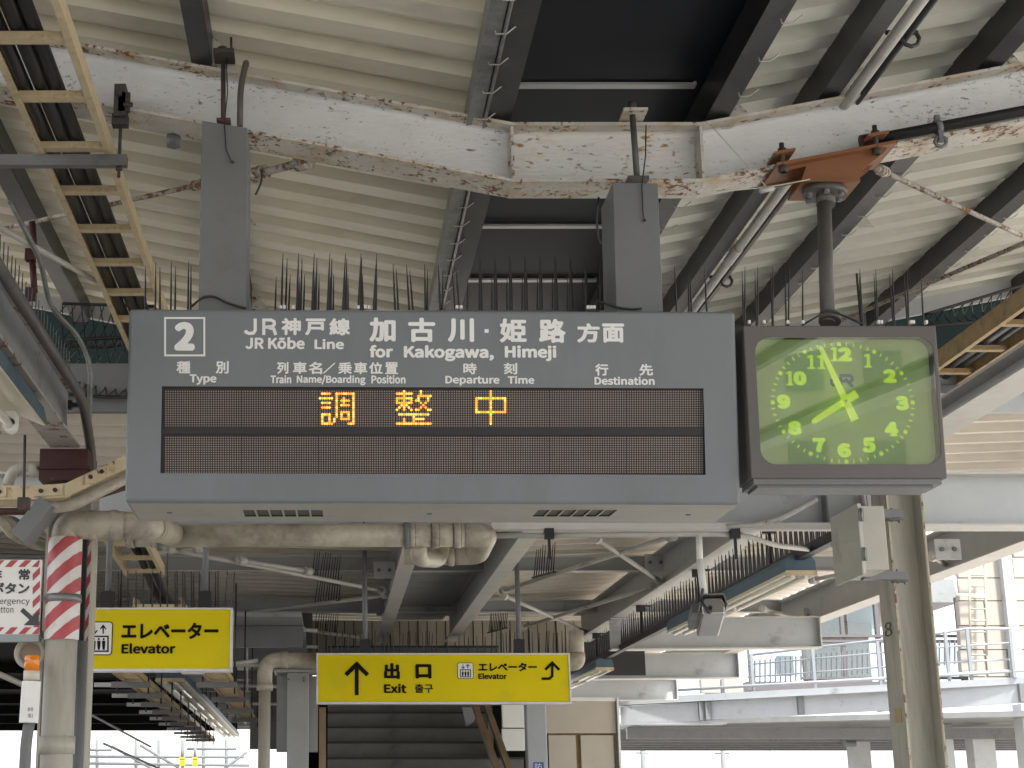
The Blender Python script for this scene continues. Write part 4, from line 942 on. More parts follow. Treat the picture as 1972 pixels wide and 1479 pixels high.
# ------------------------------------------------------------ right column
rc = thing('canopy_column', 'weathered cream steel column at the right with rusty edges', 'column', (3.3, 9.2, 0))
yc = 9.0; xc0, xc1 = Q(1707, 960, yc).x, Q(1776, 960, yc).x
b = MB().bb((xc0+.012, yc+.125, 0), (xc1-.012, yc+.137, CH+1.79)); b.build('web', M['weathered'], rc)
for x in (xc0, xc1-.012): b = MB().bb((x, yc, 0), (x+.012, yc+.26, CH+1.79)); b.build('flange', M['weathered'], rc)
b = MB()
for x in (xc0+.003, xc1-.003): b.bb((x-.0045, yc-.003, 0), (x+.0045, yc+.004, CH+1.78))
b.build('worn_edge', M['edgerust'], rc)
b = MB(); pcx = PL(Vector((xc0+.011, yc+.26, 0)), Y*-1, Z)
pcl = PL(Vector((xc0-.0015, yc+.2, 1)), Vector((0, -1, 0)), Z)
nm = MB(); letter(nm, pcl, '8', (1704, 1198, 1718, 1226), .0, .002); nm.build('lettering', M['greyink'], rc, fix=False)
b = MB(); b.box(Vector((xc0-.002, yc+.11, Q(1728, 1376, yc).z)), (.004, .1, .075)); b.build('name_plate', M['cream2'], rc)
b = MB().tube([(xc1+.05, yc+.35, 0), (xc1+.05, yc+.35, CH+1.0)], .02, 8); tag(b.build('conduit_pipe', M['pipe2']), 'thin pipe standing behind the right column', 'pipe')
# junction box strapped to the column
bx = thing('junction_box', 'cream metal junction box clamped to the right column', 'box', Q(1665, 1110, 8.6))
f0 = Q(1652, 975, 8.55); f1 = Q(1702, 975, 8.55); zb0 = Q(1652, 1097, 8.55).z; dY = .44
b = MB(); b.bb((f0.x, 8.55, zb0), (f1.x, 8.55+dY, f0.z+.003)); b.build('housing', M['boxgrey'], bx, bevel=.004)
b = MB(); b.bb((f0.x-.012, 8.53, zb0-.03), (f0.x-.002, 8.55+dY+.02, f0.z+.012)); b.build('lid', M['boxgrey'], bx, bevel=.003)
b = MB(); b.bb((f0.x-.002, 8.535, zb0-.02), (f0.x+.012, 8.549, f0.z+.012)); b.build('edge_trim', M['paleflange'], bx)
for zz_ in (f0.z-.05, zb0+.08):
    b = MB().bb((f0.x-.006, 8.52, zz_-.035), (f0.x+.018, 8.534, zz_+.035)); b.tube([(f0.x+.006, 8.52, zz_-.035), (f0.x+.006, 8.52, zz_+.035)], .007, 8); b.build('hinge', M['galv'], bx)
for v in (983, 1104):
    b = MB(); c = Q(1700, v, 8.75); b.bb((f0.x+.1, 8.85, c.z-.02), (xc0+.03, 8.9, c.z+.025)); b.bb((xc0-.02, 8.92, c.z-.02), (xc0+.06, 8.995, c.z+.022)); b.tube([(xc0+.005, 8.95, c.z-.03), (xc0+.005, 8.95, c.z+.05)], .007, 6); b.tube([(xc0+.045, 8.95, c.z-.035), (xc0+.045, 8.95, c.z+.035)], .007, 6); b.build('clamp_bracket', M['midgrey'], bx)
b = MB().tube([(f0.x+.1, 8.75, f0.z), (f0.x+.09, 8.75, f0.z+.25)], .02, 8); b.build('conduit', M['midgrey'], bx)

# ------------------------------------------------------------ security camera
cm = thing('security_camera', 'grey security camera hanging from a white pole', 'camera', Q(1365, 1190, 9.2))
b = MB().tube([Q(1346, 1033, 9.24), Q(1348, 1085, 9.2)], .019, 12); b.tube([Q(1348, 1078, 9.2), Q(1357, 1155, 9.2)], .022, 12); b.build('drop_pole', M['white'], cm)
pa, pb_ = Q(1374, 1168, 9.05), Q(1362, 1212, 9.45)
ax_ = (pb_-pa).normalized(); sx_ = ax_.cross(Z).normalized(); uz_ = sx_.cross(ax_)
b = MB(); b.sweep([(-.062, -.045), (.062, -.045), (.066, .02), (.05, .052), (-.05, .052), (-.066, .02)], [pa, pb_], side=sx_, up=uz_); b.build('body', M['chrome'], cm, bevel=.01)
b = MB(); b.sweep([(-.078, .0), (-.072, .0), (-.056, .06), (.056, .06), (.072, 0), (.078, 0), (.062, .067), (-.062, .067)], [pa-ax_*.03, pb_+ax_*.03], side=sx_, up=uz_); b.build('sun_shield', M['chrome'], cm)
b = MB().tube(bend([Q(1353, 1135, 9.15), Q(1350, 1158, 9.0), Q(1360, 1172, 8.97), Q(1366, 1180, 8.98), Q(1370, 1178, 9.03)], .03, 4), .009, 8); b.build('lead', M['cable'], cm)
b = MB().tube([pa-ax_*.004-sx_*.02-uz_*.01, pa-ax_*.012-sx_*.02-uz_*.01], .012, 10); b.build('cable_gland', M['black'], cm)
b = MB(); b.box(Q(1340, 1188, 9.3), (.07, .3, .05), (sx_, ax_, uz_)); b.build('side_mount', M['galv'], cm)

# ------------------------------------------------------------ footbridge underside beyond
fb = thing('footbridge_underside', 'low roof of taupe ribbed sheet on grey beams beyond the departure board', 'roof', (1.2, 15, CH+2.0))
PR2 = [(0, 0), (.15, 0), (.18, 1), (.97, 1)]
def rise2(x): return .035*abs(x-1.1)
pf2 = ribs(9.9, 22, .34, .11, PR2)
sheet('roof_sheet', 1.1, -5, lambda x: CH+2.30+rise2(x), pf2, M['sheet2'], fb)
sheet('roof_sheet', 1.1, 5.75, lambda x: CH+2.30+rise2(x), ribs(9.9, 34, .34, .11, PR2), M['sheet2'], fb)
for xa_, xb2, mm in ((-5, .9, 'midgrey'), (.9, 6.8, 'lightsteel')):
    b = MB().bb((xa_, 9.86, CH+2.38), (xb2, 9.9, CH+2.70)); b.build('fascia', M[mm], fb)
for yy in (12.7, 15.4, 18.9):
    b = MB(); b.sweep(Iprof(.15, .1, .01, .01), [(-6, yy, CH+2.13), (5.3, yy, CH+2.13)], side=Y*-1, up=Z, mis=IM); b.build('cross_beam', [M['greypanel'], M['paleflange']], fb)
for x, w_, z0, y0, y1 in ((.62, .14, 1.9, 10.2, 20.1), (1.47, .14, 1.9, 10.2, 20.1), (3.12, .2, 1.9, 9.7, 20.1), (5.35, .2, 1.9, 9.7, 33)):
    b = MB(); b.sweep(Iprof(.34 if x != 5.35 else .36, w_, .012, .014), [(x, y0, CH+z0), (x, y1, CH+z0)], side=X, up=Z, mis=IM); b.build('long_beam', [M['lightsteel'], M['paleflange']], fb)
yy = 11.0
bd0 = MB().bb((0, 0, 0), (.71, .49, .02)); bd0 = bd0.build('ceiling_board', M['stairceil'], fb); k = 0
while yy < 20:
    loc = Vector((.69, yy, CH+2.2))-WL[fb.name]
    if k == 0: bd0.location = loc+WL[fb.name]*0; 
    else:
        c = bd0.copy(); COL.objects.link(c); c.parent = fb; c.location = loc
    k += 1; yy += .52
for p in bd0.data.vertices: p.co += WL[fb.name]
bk = MB().bb((.69, 10.8, CH+2.235), (1.4, 20, CH+2.25)); bk.build('backing', M['black'], fb)
# gusset plates with bolts at the beam ends
for u, v, yy in ((740, 1098, 15.0), (1262, 1083, 15.0), (1825, 1058, 12.3), (1565, 1185, 18.0)):
    c = Q(u, v, yy); b = MB().box(c, (.2, .014, .16)); g_ = b.build('gusset_plate', M['lightsteel'], fb); b = MB()
    for s in (-.05, .05): b.tube([c+Vector((s, -.007, 0)), c+Vector((s, -.022, 0))], .018, 6)
    b.build('bolt', M['midgrey'], g_)
# dark overbridge wall above it
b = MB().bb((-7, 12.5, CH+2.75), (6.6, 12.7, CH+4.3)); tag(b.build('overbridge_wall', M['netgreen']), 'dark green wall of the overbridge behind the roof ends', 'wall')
# brace rods of the underside
br = [((317, 1056), (745, 1139), 'white brace rod running down right to the stair beam, upper left'), ((250, 1073), (395, 1054), 'short white brace rod above the elevator sign'), ((450, 1184), (752, 1145), 'white brace rod rising right from the elevator sign corner'),
      ((450, 1195), (700, 1229), 'white brace rod descending to the exit sign hanger'), ((1145, 1035), (1272, 1120), 'white brace rod slanting down right under the board vents'), ((966, 1138), (1300, 1031), 'long white brace rod rising right from the stair beam'),
      ((967, 1146), (1136, 1220), 'white brace rod descending right toward the exit sign end'), ((1005, 1208), (1262, 1128), 'lowest white brace rod rising right above the exit sign'), ((1465, 1172), (1572, 1200), 'short white brace rod right of the near blue fixture'),
      ((1792, 1070), (1838, 1097), 'short white brace rod right of the right column'), ((1560, 1118), (1700, 1090), 'thin white brace rod behind the junction box'), ((455, 1078), (600, 1101), 'thin white rod parallel to the upper left brace')]
for p, q, lb_ in br: rod(Qz(*p, 1.98), Qz(*q, 1.98), .021, 'rod', lb_, turn=True)
# clusters of spikes on the rods
for (u, v), (u2, v2), n, lb_ in (((598, 1113), (652, 1126), 11, 'cluster of bird spikes on the upper left brace rod'), ((604, 1166), (655, 1155), 10, 'cluster of bird spikes on the middle left brace rod'), ((604, 1215), (650, 1222), 10, 'cluster of bird spikes near the exit sign top left'), ((1026, 1112), (1068, 1100), 9, 'cluster of bird spikes on the long right brace rod'), ((940, 1218), (976, 1208), 11, 'cluster of bird spikes above the exit sign centre')):
    p, q = Qz(u, v, 1.99), Qz(u2, v2, 1.99); spikerow(lb_, [p, q], n, .26, .0065, lean=(.03, 0, .02))
# long spike rail and hanger rods over the fluorescent fixtures
p0, p1 = Vector((3.12, 9.75, CH+1.56)), Vector((3.12, 21.5, CH+1.56))
sr = spikerow('long black rail bristling with bird spikes over the right fixtures', [p0+Z*.05, p1+Z*.05], 290, .29, .006, jit=.3, both=.008)
b = MB().bb((3.09, 9.75, CH+1.545), (3.15, 21.5, CH+1.61)); b.build('rail', M['black'], sr)
for k, yy in enumerate((11.3, 13.6, 16.2, 19.0)):
    b = MB().tube([(3.12, yy, CH+1.6), (3.12, yy, CH+1.92)], .012, 6); b.box((3.12, yy, CH+1.88), (.09, .06, .09)); b.box((3.16, yy, CH+1.9), (.12, .05, .03)); tag(b.build('rail_hanger', M['black']), ['nearest', 'second', 'third', 'farthest'][k]+' black hanger dropping to the bristling spike rail', 'hanger', 'hangers of the spike rail')
b = MB().box((3.2, 9.9, CH+1.58), (.14, .1, .1)); tag(b.build('outlet_box', M['lightsteel']), 'small grey outlet box at the near end of the spike rail', 'box')
# cantilever beams stepping away on the right
for k, (yy, xe) in enumerate(((17.4, 5.25), (21.8, 5.45), (26.7, 5.65), (31.2, 5.7))):
    b = MB(); b.sweep(Iprof(.34, .2, .01, .014), [(3.0+k*.1, yy, CH+1.555), (xe, yy, CH+1.575)], side=Y*-1, up=Z, mis=IM); b.bb((xe, yy-.1, CH+1.575), (xe+.015, yy+.1, CH+1.915))
    o = b.build('cantilever_beam', [M['lightsteel'], M['paleflange']]); tag(o, ['nearest', 'second', 'third', 'farthest'][k]+' of the stacked grey cantilever beams right of the exit sign', 'beam', 'cantilever beams stepping away')

# ------------------------------------------------------------ hanging signs
def sign(name, label, u0, v0, u1, v1, yy, dp_, hang, fr=.014):
    p = PL(Q(u0, v1, yy), X, Z); W = p.px(u1, (v0+v1)/2)[0]; H = p.px((u0+u1)/2, v0)[1]
    t = thing(name, label, 'sign', p.P(W/2, 0, -dp_/2))
    b = MB().bb(p.P(.01, .01, -.008), p.P(W-.01, H-.01, -dp_+.008)); b.build('panel', M['yellow'], t)
    for a_, c in (((0, 0), (W, fr*1.4)), ((0, H-fr), (W, H)), ((0, fr*1.4), (fr, H-fr)), ((W-fr, fr*1.4), (W, H-fr))):
        b = MB().bb(p.P(*a_, .002), p.P(*c, -dp_)); b.build('frame', M['frame'], t, bevel=.003)
    for x, zt in hang:
        b = MB().tube([Vector((x, yy+dp_/2, p.P(0, H).z)), Vector((x, yy+dp_/2, CH+zt))], .022, 10); b.build('hanger_rod', M['midgrey'], t)
        b = MB().box(Vector((x, yy+dp_/2, p.P(0, H).z+.06)), (.09, .06, .12)); b.build('hanger_clamp', M['black'], t)
    return t, PL(p.P(0, 0, -.006), X, Z)
def elevator_icon(t, p, x0, y0, x1, y1, s, open_left=False):
    """pictogram of people in a lift: white rounded plate, arrows, cab, three figures"""
    b = MB(); a0 = p.px(x0, y1); a1 = p.px(x1, y0)
    r = (a1[0]-a0[0])*.13
    b.add([p.P(a_, c, .002) for a_, c in rrect(a0[0], a0[1], a1[0], a1[1], r)], [list(range(24))], 1)
    w_ = (a1[0]-a0[0])*.035
    b.add([p.P(a_, c, .004) for a_, c in rrect(a0[0]+w_, a0[1]+w_, a1[0]-w_, a1[1]-w_, r-w_)], [list(range(24))], 0)
    W, H = x1-x0, y1-y0; U_ = lambda a_, c: (x0+W*a_, y0+H*c)
    for cx, dirn in ((.35, 1), (.65, -1)):
        ya, yb = (.12, .36) if dirn > 0 else (.36, .12)
        stroke(b, p, [U_(cx, ya), U_(cx, yb)], W*.045, .006, 1); stroke(b, p, [U_(cx-.1, yb-.1*dirn), U_(cx, yb), U_(cx+.1, yb-.1*dirn)], W*.045, .006, 1)
    stroke(b, p, [U_(.18, .44), U_(.82, .44), U_(.82, .88), U_(.18, .88)], W*.05, .006, 1, closed=True)
    for cx in (.33, .5, .67):
        c = [U_(cx+.035*math.cos(k*math.pi/4), .52+.035*math.sin(k*math.pi/4)) for k in range(8)]; poly(b, p, c, .006, 1)
        poly(b, p, [U_(cx-.06, .57), U_(cx+.06, .57), U_(cx+.055, .7), U_(cx+.035, .84), U_(cx-.035, .84), U_(cx-.055, .7)], .006, 1)
    b.build('lift_pictogram', [M['letter'], M['ink']], t, fix=False)
t, p = sign('elevator_sign', 'yellow hanging sign reading Elevator partly behind the left column', 128, 1170, 447, 1293, 11.3, .12, [(Q(393, 1160, 11.3).x, 2.25), (Q(205, 1160, 11.3).x, 2.25)])
elevator_icon(t, p, 163, 1197, 218, 1262, 1)
b = MB(); letter(b, p, 'エレベーター', (234, 1199, 421, 1231), .03, .003); letter(b, p, 'Elevator', (234, 1239, 338, 1259), .03, .003); b.build('lettering', M['ink'], t, fix=False)
b = MB().box(Q(372, 1295, 11.36), (.16, .1, .02)); b.build('cable_entry', M['alu'], t)
zt = Q(447, 1170, 11.3).z
SP = MB().tube([(0, 0, 0), (0, 0, 1)], [.5, .3], 5); s2 = unit(SP, t)
for k, (u, v) in enumerate(((213, 1100), (228, 1102), (234, 1098), (246, 1100), (262, 1100), (276, 1104), (293, 1100), (309, 1100), (322, 1065), (337, 1104), (341, 1100), (352, 1100), (356, 1104), (369, 1100), (373, 1104), (384, 1100), (403, 1100), (415, 1102), (420, 1100), (436, 1100), (450, 1102))):
    spike(t, s2, u-(3 if u > 430 else 0), 1169, u+(2 if u > 430 else 0), v, 11.38, .013)
t, p = sign('exit_sign', 'yellow hanging sign with arrows reading Exit and Elevator', 609, 1257.5, 1099, 1356, 13.8, .12, [(Q(703, 1200, 13.8).x, 2.1), (Q(1000, 1200, 13.8).x, 2.1)])
b = MB(); stroke(b, p, [(687, 1339), (687, 1277)], 7.5, .003); stroke(b, p, [(666, 1300), (687, 1279), (708, 1300)], 8, .0035)
letter(b, p, '出', (739.5, 1277, 770, 1308), .035, .003); letter(b, p, '口', (800, 1279, 831, 1307), .04, .003); letter(b, p, 'Exit', (739.5, 1317, 783, 1335), .03, .003); letter(b, p, '출구', (799, 1317, 834, 1334.5), .015, .003)
letter(b, p, 'エレベーター', (921, 1276, 1034, 1293), .03, .003); letter(b, p, 'Elevator', (921, 1296.5, 976, 1308), .03, .003)
stroke(b, p, [(1043, 1307), (1058, 1307), (1063.5, 1302), (1063.5, 1276)], 4.8, .003); stroke(b, p, [(1050, 1290), (1063.5, 1276.5), (1077, 1290)], 5.2, .0035)
b.build('lettering', M['ink'], t, fix=False)
elevator_icon(t, p, 881, 1276, 911.5, 1307.5, 1)
b = MB(); 
SP = MB().tube([(0, 0, 0), (0, 0, 1)], [.5, .3], 5); s3 = unit(SP, t)
uu = 612; k = 0
while uu < 1098:
    if not 846 < uu < 930 or k % 2: spike(t, s3, uu, 1257, uu-1.5*math.sin(k), 1213+6*abs(math.sin(k*2.3))+(8 if 850 < uu < 940 else 0), 13.87, .011)
    uu += rnd.choice((5.5, 9, 12.5)); k += 1
# emergency button board
p = PL(Q(-95, 1222, 7.9), X, Z); W = p.px(78, 1150)[0]; H = p.px(0, 1078)[1]
t = thing('emergency_button_sign', 'white emergency button sign with red striped border cut by the left edge', 'sign', p.P(W/2, 0))
b = MB().bb(p.P(0, 0, 0), p.P(W, H, -.03)); b.build('plate', M['white'], t)
b = MB(); st = 26
for k in range(-6, 12):
    for (ya, yb) in ((1079, 1092), (1208, 1221)):
        u = -95+k*st
        q = [(u, yb), (u+13, yb), (u+26, ya), (u+13, ya)]
        q = [(min(max(a_, -94), 77), c) for a_, c in q]
        if q[1][0]-q[0][0] > 1 or q[2][0]-q[3][0] > 1: poly(b, p, q, .002)
for k in range(-3, 8):
    for (xa_, xb2) in ((63, 77), (-94, -80)):
        v = 1092+k*26; q = [(xa_, v+14), (xa_, v+27), (xb2, v+13), (xb2, v)]
        q = [(a_, min(max(c, 1092), 1208)) for a_, c in q]
        if abs(q[0][1]-q[1][1]) > 1 or abs(q[2][1]-q[3][1]) > 1: poly(b, p, q, .002)
b.build('striped_border', M['tape_r'], t, fix=False)
b = MB(); letter(b, p, '非', (-22, 1096, 4, 1118), .025, .003); letter(b, p, '常', (36, 1096, 58, 1117), .025, .003); letter(b, p, 'ボタン', (-16, 1122, 57, 1144), .03, .003)
letter(b, p, 'Emergency', (-24, 1152, 57, 1167), .0, .003); letter(b, p, 'Button', (-14, 1168, 26, 1180), .0, .003); b.build('lettering', M['greyink'], t, fix=False)
b = MB(); stroke(b, p, [(42, 1174), (64, 1194)], 9, .003); poly(b, p, [(75, 1176), (75, 1205), (46, 1204)], .0035); b.build('arrow', M['greyink'], t, fix=False)
b = MB().bb(p.P(-.02, -.035, .01), p.P(W, 0, -.04)); b.build('bottom_rail', M['greypanel'], t)
# beacon and horn
bc = thing('beacon_lamp', 'orange beacon lamp on a white post beside the striped pipe', 'lamp', Q(60, 1479, 7.8))
cx = Q(61, 1300, 7.8).x
zq = lambda v: Q(60, v, 7.8).z
b = MB().tube([(cx, 7.8, zq(1292)), (cx, 7.8, zq(1265)), (cx, 7.8, zq(1262))], [.037, .037, .03], 16); b.build('lens', M['amber'], bc)
b = MB().tube([(cx, 7.8, zq(1310)), (cx, 7.8, zq(1292))], .04, 16); b.build('collar', M['fixcream'], bc)
b = MB().tube([(cx-.004, 7.8, zq(1392)), (cx, 7.8, zq(1312))], .046, 8, smooth=False); b.build('body', M['white'], bc)
b = MB().tube(bend([(cx-.012, 7.8, .9), (cx-.012, 7.8, zq(1430)), (cx, 7.8, zq(1390))], .1), .028, 12); b.build('stem', M['midgrey'], bc)
b = MB(); pbq = PL(Vector((cx, 7.8-.047, zq(1350))), X, Z); letter(b, pbq, '非常', (53, 1362, 64, 1370), .0, 0.001); letter(b, pbq, '釦', (54, 1374, 63, 1382), .0, .001); b.build('lettering', M['greyink'], bc, fix=False)
hn = thing('horn_speaker', 'round beige horn speaker behind the orange beacon', 'speaker', Q(58, 1288, 8.0))
c = Q(58, 1258, 8.0); b = MB().lathe(c, [(.2, .035), (.06, .045), (.01, .076), (-.006, .079), (-.012, .072), (-.008, .056), (.02, .05)]); b.build('horn', M['pipe2'], hn)
b = MB().tube([c+Y*.03, c+Y*.015], .052, 20); b.build('cone', mat('cone_dark', (.3, .22, .17), .6), hn)
b = MB().box(c+Vector((.02, .1, .1)), (.06, .1, .03)); b.build('bracket', M['midgrey'], hn)

# ------------------------------------------------------------ stair hall
sh = thing('stair_hall', 'stair enclosure of beige ribbed boards behind the exit sign', 'stair enclosure', (.9, 19, 0))
YW = 20.6
zb_ = Q(700, 1300, YW).z; ztp = Q(700, 1195, YW).z
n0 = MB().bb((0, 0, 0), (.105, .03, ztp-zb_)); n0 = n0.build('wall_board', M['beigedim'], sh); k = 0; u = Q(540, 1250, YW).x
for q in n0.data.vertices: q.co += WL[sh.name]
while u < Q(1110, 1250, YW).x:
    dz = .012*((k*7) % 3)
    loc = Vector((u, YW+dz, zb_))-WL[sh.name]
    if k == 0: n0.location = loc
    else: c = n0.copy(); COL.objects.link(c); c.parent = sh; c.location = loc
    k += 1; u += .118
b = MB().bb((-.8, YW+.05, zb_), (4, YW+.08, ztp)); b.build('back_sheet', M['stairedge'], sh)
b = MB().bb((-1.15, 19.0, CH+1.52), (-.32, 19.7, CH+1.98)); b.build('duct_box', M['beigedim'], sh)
b = MB().bb((-1.75, 17.0, CH+1.2), (-1.12, 17.6, CH+1.72)); b.build('vent_box', M['greypanel'], sh)
# dark back of the opening
b = MB().bb((-.5, 20.5, CH-1.6), (2.6, 20.56, CH+1.5)); b.build('back_wall', M['shadeblack'], sh)
b = MB().bb((1.98, 17.4, 0), (2.06, 20.4, CH+1.2)); b.build('side_wall', M['shadeblack'], sh)
st_ = thing('staircase', 'dark grey staircase rising behind the exit sign', 'stairs', (.9, 13.8, 0))
s0 = MB().bb((-.05, 0, 0), (1.97, .29, .165)); s0 = s0.build('step', M['stair'], st_); e0 = MB().bb((-.05, -.012, .15), (1.97, .03, .172)); e0 = e0.build('nosing', M['stairedge'], st_)
for o_, first_ in ((s0, 1), (e0, 1)):
    for q in o_.data.vertices: q.co += WL[st_.name]
for i in range(20):
    loc = Vector((0, 13.8+.28*i, .168*i))-WL[st_.name]
    if i == 0: s0.location = loc; e0.location = loc
    else:
        for o_ in (s0, e0): c = o_.copy(); COL.objects.link(c); c.parent = st_; c.location = loc
def hand_rail(x, lab, m='wood', r=.03, off=0):
    b = MB().tube([(x, 13.4, .8+off), (x, 19.4, .8+off+6*.6)], r, 10); tag(b.build('handrail', M[m]), lab, 'handrail')
b = MB().sweep([(-.03, 0), (.03, 0), (.03, .12), (-.03, .12)], [Q(621, 1500, 14.2), Q(621, 1362, 14.2)], side=X, up=Y); tag(b.build('handrail_post', M['wood']), 'brown vertical trim post left of the staircase', 'post')
for k, (a_, c) in enumerate((((985, 1500), (930, 1345)), ((962, 1500), (908, 1345)))):
    b = MB().bar(Q(*a_, 15.2), Q(*c, 17.2), .06, .05); tag(b.build('handrail', M['wood']), ['outer', 'inner'][k]+' sloping brown handrail at the right of the stairs', 'handrail')
b = MB(); q0 = [Q(890, 1362, 17.5), Q(925, 1362, 17.5), Q(912, 1390, 17.5), Q(898, 1400, 17.5)]; b.prism(q0, Y*.03); tag(b.build('stair_fascia', M['greypanel']), 'small grey angled panel above the right handrail', 'panel')
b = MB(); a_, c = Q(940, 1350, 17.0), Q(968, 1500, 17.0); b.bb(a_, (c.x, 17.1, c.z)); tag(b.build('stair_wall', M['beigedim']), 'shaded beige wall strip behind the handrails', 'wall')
# columns and pipes left of the stairs
cl = thing('box_column', 'light grey box column left of the staircase', 'column', (Q(574, 1400, 14.5).x, 14.6, 0))
x0_, x1_ = Q(552.5, 1400, 14.5).x, Q(594, 1400, 14.5).x
b = MB().bb((x0_, 14.5, 0), (x1_, 14.7, Q(570, 1296, 14.5).z)); b.build('column_shaft', M['lightsteel'], cl, bevel=.004)
b = MB().bb((x0_-.1, 14.72, Q(570, 1447, 14.6).z), (x1_+.08, 14.9, Q(570, 1300, 14.6).z)); b.build('cover_sleeve', M['greypanel'], cl)
b = MB().bb((x0_-.12, 14.45, Q(570, 1296, 14.5).z+.004), (x1_+.1, 14.85, Q(570, 1290, 14.5).z)); b.build('cap_plate', M['lightsteel'], cl)
b = MB()
for u, v in ((556, 1308), (584, 1306), (585, 1311)): b.tube([Q(u, v, 14.499), Q(u, v, 14.49)], .009, 6)
b.build('bolt', M['midgrey'], cl)
pp = thing('downpipe', 'beige downpipe with an elbow beside the grey box column', 'pipe', (Q(509, 1479, 14).x, 14, 0))
xx = Q(509, 1400, 14).x; zz_ = Q(509, 1271, 14).z; xe = Q(612, 1271, 14).x
b = MB().tube(bend([(xx, 14, zz_-.24), (xx, 14, zz_), (xe, 14, zz_)], .13, 8), .066, 18); b.build('elbow_pipe', M['pipe'], pp)
b = MB().tube([(xx, 14, 0), (xx, 14, zz_-.2)], .052, 18); b.build('pipe', M['pipe2'], pp)
b = MB().tube([(xx, 14, zz_-.26), (xx, 14, zz_-.2)], .07, 18); b.tube([(xx+.14, 14, zz_), (xx+.2, 14, zz_)], .073, 18); b.tube([(xx, 14, Q(509, 1328, 14).z), (xx, 14, Q(509, 1318, 14).z)], .057, 18); b.build('pipe_collar', M['pipe'], pp)
b = MB().tube([Q(448, 1279, 14), Q(497, 1272, 14)], .02, 8); tag(b.build('conduit_pipe', M['rod']), 'short pale pipe entering the elbow from the left', 'pipe')
p2 = thing('drain_pipe', 'beige pipe end and drop at the right end of the exit sign', 'pipe', Q(1110, 1280, 14.6))
xx = Q(1110, 1240, 14.6).x; b = MB().tube([(xx, 14.6, Q(1110, 1215, 14.6).z), (xx, 14.6, Q(1110, 1262, 14.6).z)], .068, 18); b.build('pipe', M['pipe'], p2)
b = MB().tube(bend([(xx, 14.6, Q(1110, 1258, 14.6).z), (xx, 14.6, Q(1110, 1276, 14.6).z), (xx-.3, 14.6, Q(1110, 1276, 14.6).z)], .08, 6), .074, 18); b.build('elbow_pipe', M['pipe'], p2)
# right of the stairs
b = MB().bb(Q(967, 1352, 16.5), Q(1011, 1402, 16.6)); o1 = b.build('wall_panel', M['white']); tag(o1, 'white upper panel left of the pale blue column', 'panel')
b = MB().bb(Q(967, 1403.5, 16.5), Q(1011, 1446, 16.6)); tag(b.build('wall_panel', M['white']), 'white lower panel left of the pale blue column', 'panel')
b = MB().bb(Q(950, 1340, 16.9), Q(1014, 1500, 17.0)); tag(b.build('dark_recess_wall', M['shadeblack']), 'dark wall below the white panels', 'wall')
b = MB().bb(Q(1013, 1350, 15.5), Q(1052, 1540, 15.7)); c2 = b.build('box_column', M['palegirder'], bevel=.01); tag(c2, 'pale blue grey square column below the exit sign', 'column')
psl = PL(Vector((Q(1013, 1400, 15.498).x, 15.498, CH)), X, Z); b = MB(); poly(b, psl, [(1027, 1468), (1047, 1468), (1047, 1500), (1027, 1500)], .001, 0); letter(b, psl, '防', (1030, 1470, 1044, 1482), .0, .003, 1); b.build('column_plate', [M['blue'], M['letter']], c2, fix=False)
bw = thing('elevator_shaft', 'beige panelled elevator shaft wall right of the exit sign', 'wall', (Q(1120, 1479, 18).x, 18, 0))
def pan(u0, v0, u1, v1, yy, m, nm, par, th=.06):
    b = MB().bb(Q(u0, v0, yy), Vector((Q(u1, v1, yy).x, yy+th, Q(u1, v1, yy).z))); return b.build(nm, M[m], par)
pan(1050, 1351, 1187, 1412, 18, 'beige', 'panel', bw); pan(1056, 1416, 1114, 1560, 18, 'beige', 'panel', bw); pan(1118, 1416, 1187, 1560, 18, 'beige', 'panel', bw)
pan(1050, 1345, 1190, 1560, 18.07, 'cream2', 'backing', bw, .2); pan(1187.5, 1343, 1201, 1560, 17.95, 'white', 'corner_post', bw, .3); pan(1050, 1343, 1187, 1350.5, 17.97, 'white', 'top_rail', bw, .2)

# ------------------------------------------------------------ cable racks beyond the elevator sign
def rack(label, pa, pb, wd, z, seg, side, ln):
    P0, P1 = Qz(*pa, z), Qz(*pb, z); t = thing('cable_rack', label, 'cable rack', P0)
    for x in (-wd/2, wd/2): b = MB().bb(P0+Vector((x-.01, 0, 0)), P0+Vector((x+.01, ln, .045))); b.build('rail', M['cream2'], t)
    b = MB().bb(P0+Vector((-wd/2, -.02, .01)), P0+Vector((wd/2, .02, .03))); r0 = b.build('rung', M['cream'], t)
    for k in range(1, int(ln/.27)): c = r0.copy(); COL.objects.link(c); c.parent = t; c.location = (0, k*.27, 0)
    y = 1.3
    while y < ln:
        b = MB().bb(P0+Vector((-wd/2-.1, y-.02, -.05)), P0+Vector((wd/2+.05, y+.02, -.003))); b.build('strut', M['midgrey'], t)
        if side < 0: b = MB().bb(P0+Vector((-wd/2-.24, y-.015, -.045)), P0+Vector((-wd/2-.1, y+.015, -.01))); b.build('strut_end', M['lightsteel'], t)
        for x in (-wd/2-.05, wd/2+.03): b = MB().tube([P0+Vector((x, y, -.1)), P0+Vector((x, y, .8))], .008, 5); b.build('threaded_rod', M['black'], t)
        y += seg
    swing(t, P0, P1); return t
rack('left cable rack with pale strut ends beyond the elevator sign', (228, 1288), (415, 1436), .17, .93, 1.4, -1, 15)
rack('right cable rack beyond the elevator sign', (405, 1288), (490, 1400), .18, .93, 2.0, 1, 9)
